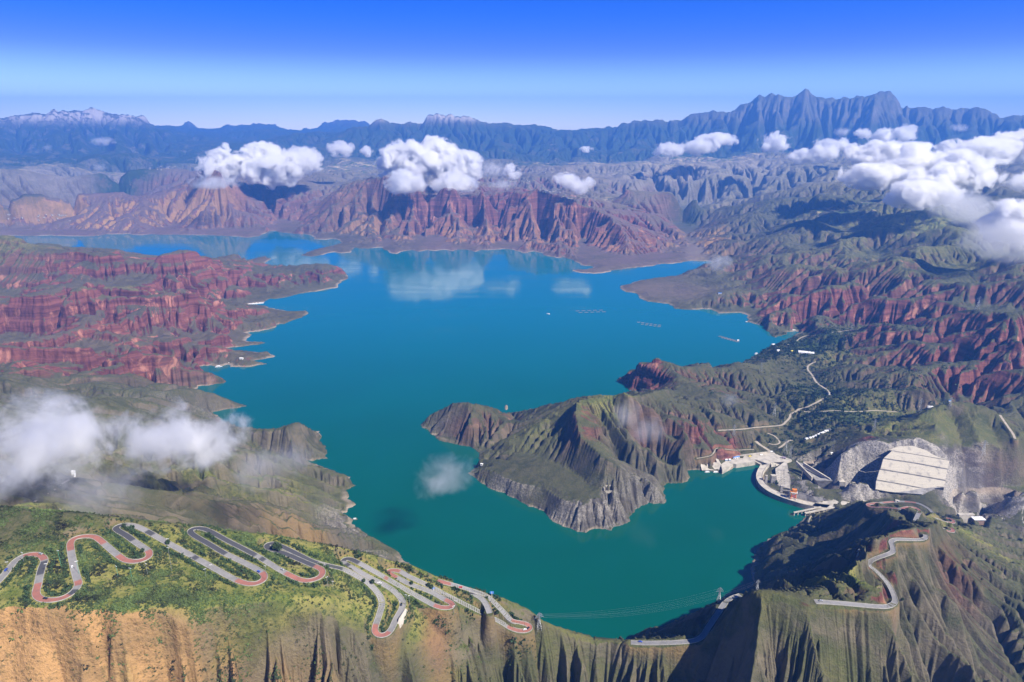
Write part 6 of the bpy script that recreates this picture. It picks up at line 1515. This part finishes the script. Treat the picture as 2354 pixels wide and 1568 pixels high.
CLOUDS = [
    ('broad white cumulus cloud draped over the pointed hill on the far left shore', [(455, 345, 560, 425, 8350, 'cumulus'), (490, 333, 545, 400, 8350, 'cumulus'), (540, 330, 660, 400, 8500, 'cumulus'), (560, 355, 700, 430, 8300, 'cumulus'), (640, 335, 745, 405, 8400, 'small'), (428, 404, 560, 436, 7300, 'wisp')]),
    ('tallest white cumulus cloud, domed, resting on the big ridge in the middle', [(870, 325, 1010, 425, 7650, 'cumulus'), (935, 316, 1050, 400, 7800, 'cumulus'), (985, 345, 1110, 420, 7650, 'cumulus'), (885, 388, 990, 448, 6800, 'small'), (990, 395, 1100, 446, 7100, 'small'), (860, 355, 930, 410, 7600, 'cumulus')]),
    ('small puffy cloud between the two big middle clouds, nearer the left one', [(750, 323, 815, 362, 9000, 'small')]),
    ('tiny round cloud just left of the tall domed cloud', [(826, 336, 862, 362, 8600, 'small')]),
    ('small round white cloud standing right of the domed cloud', [(1155, 374, 1200, 412, 6900, 'small')]),
    ('faint ragged cloud between the domed cloud and the small round cloud', [(1100, 370, 1165, 410, 7000, 'wisp'), (1120, 410, 1190, 440, 6500, 'wisp')]),
    ('low white cloud with a ragged tail above the farmland right of centre', [(1268, 397, 1330, 432, 6700, 'small'), (1300, 405, 1368, 446, 6500, 'small')]),
    ('tiny white cloud against the dark foot of the middle range', [(1332, 336, 1366, 352, 11500, 'small')]),
    ('flat oval cloud leftmost below the right hand peaks', [(1498, 326, 1572, 362, 10000, 'small')]),
    ('long white cloud rising to the right below the jagged ridge', [(1565, 316, 1650, 356, 10200, 'small'), (1600, 306, 1698, 338, 10400, 'small')]),
    ('puffy cloud right below the highest peak', [(1742, 303, 1820, 352, 9600, 'small')]),
    ('white cloud with a low left shelf below the broad summit', [(1808, 340, 1900, 378, 9000, 'small'), (1855, 320, 1932, 372, 9000, 'small')]),
    ('small cloud tucked between the shelf cloud and the biggest cloud', [(1905, 316, 1965, 346, 9200, 'small'), (1916, 292, 1958, 316, 10500, 'wisp')]),
    ('row of broken white puffs along the slope right of the summit', [(1962, 294, 2008, 324, 10600, 'small'), (2004, 292, 2062, 334, 10500, 'small'), (2040, 286, 2115, 330, 10600, 'small')]),
    ('biggest white cloud bank, spread over the green upland on the right', [(1935, 325, 2110, 385, 6900, 'cumulus'), (1925, 375, 2090, 435, 6000, 'cumulus'), (2010, 335, 2200, 440, 6400, 'cumulus'), (2060, 380, 2240, 465, 5900, 'cumulus'), (2130, 350, 2300, 445, 6200, 'cumulus'), (2020, 415, 2200, 478, 5500, 'cumulus'), (2150, 318, 2360, 385, 7200, 'cumulus'), (2260, 300, 2450, 370, 7500, 'cumulus')]),
    ('bright cloud cut off by the right edge below the cloud bank', [(2240, 462, 2420, 560, 4500, 'cumulus'), (2300, 395, 2420, 440, 6000, 'small')]),
    ('thin trailing veil of cloud between the bank and the right edge', [(2120, 440, 2300, 520, 5200, 'veil'), (2200, 500, 2420, 610, 4300, 'veil')]),
    ('small cloud high on the far right slope', [(2182, 284, 2232, 304, 11500, 'wisp')]),
    ('faint small cloud on the far left mountain, upper of the pair', [(205, 314, 268, 336, 11800, 'wisp')]),
    ('little upright cloud low on the far left mountain', [(98, 330, 122, 348, 11800, 'wisp')]),
    ('faint small cloud over the hazy far left plain', [(212, 374, 250, 394, 9500, 'wisp')]),
    ('white mist bank at the left edge above the green slope', [(-160, 905, 180, 1110, 1150, 'mist'), (-40, 935, 270, 1080, 1200, 'mist'), (80, 1000, 300, 1120, 1120, 'mist'), (-100, 1030, 230, 1160, 1020, 'wisp'), (120, 1060, 400, 1180, 1000, 'wisp')]),
    ('ragged white mist bank over the dark gully by the left shore', [(250, 945, 480, 1075, 1300, 'mist'), (330, 920, 450, 1010, 1400, 'mist'), (370, 950, 580, 1070, 1350, 'mist'), (440, 955, 560, 1030, 1420, 'wisp'), (500, 1020, 720, 1120, 1200, 'wisp')]),
    ('thin wisp of mist hanging over the green water left of the peninsula', [(955, 1050, 1100, 1125, 1500, 'wisp'), (950, 1090, 1030, 1150, 1450, 'wisp')]),
    ('thin bluish wisp across the green ridge of the peninsula', [(1400, 920, 1480, 985, 1950, 'wisp'), (1440, 960, 1540, 1020, 1850, 'wisp')]),
    ('small bluish smoke patch on the dark slopes above the side road', [(1650, 905, 1705, 945, 2000, 'wisp')]),
    ('small wisp at the sandy head of the far inlet', [(1620, 585, 1690, 625, 4800, 'wisp')]),
]
def build_clouds():
    for lab, ps in CLOUDS:
        e = bpy.data.objects.new('cloud', None); COL.objects.link(e)
        tag(e, lab, 'cloud', 'clouds over the lake and hills')
        for p in ps: puff(*p, e)
build_clouds()
# ------------------------------------------------------------------ haze
def build_haze():
    t = NT('haze')
    v = t.add('ShaderNodeVolumePrincipled')
    v.inputs['Color'].default_value = (0.11, 0.35, 1.0, 1)
    v.inputs['Density'].default_value = 0.000054
    v.inputs['Anisotropy'].default_value = 0.1
    t.n.remove(t.b); t.link(v.outputs[0], t.out.inputs['Volume'])
    x, y0, y1, z0, z1 = 31000, -2500, 31500, -260, 2150
    V = np.array([(a, b, c) for c in (z0, z1) for b in (y0, y1) for a in (-x, x)], float)
    F = np.array([(0, 2, 3, 1), (4, 5, 7, 6), (0, 1, 5, 4), (2, 6, 7, 3), (0, 4, 6, 2), (1, 3, 7, 5)])
    o = mesh_np('haze', V, F, t.m, False)
    tag(o, kind='stuff')
build_haze()
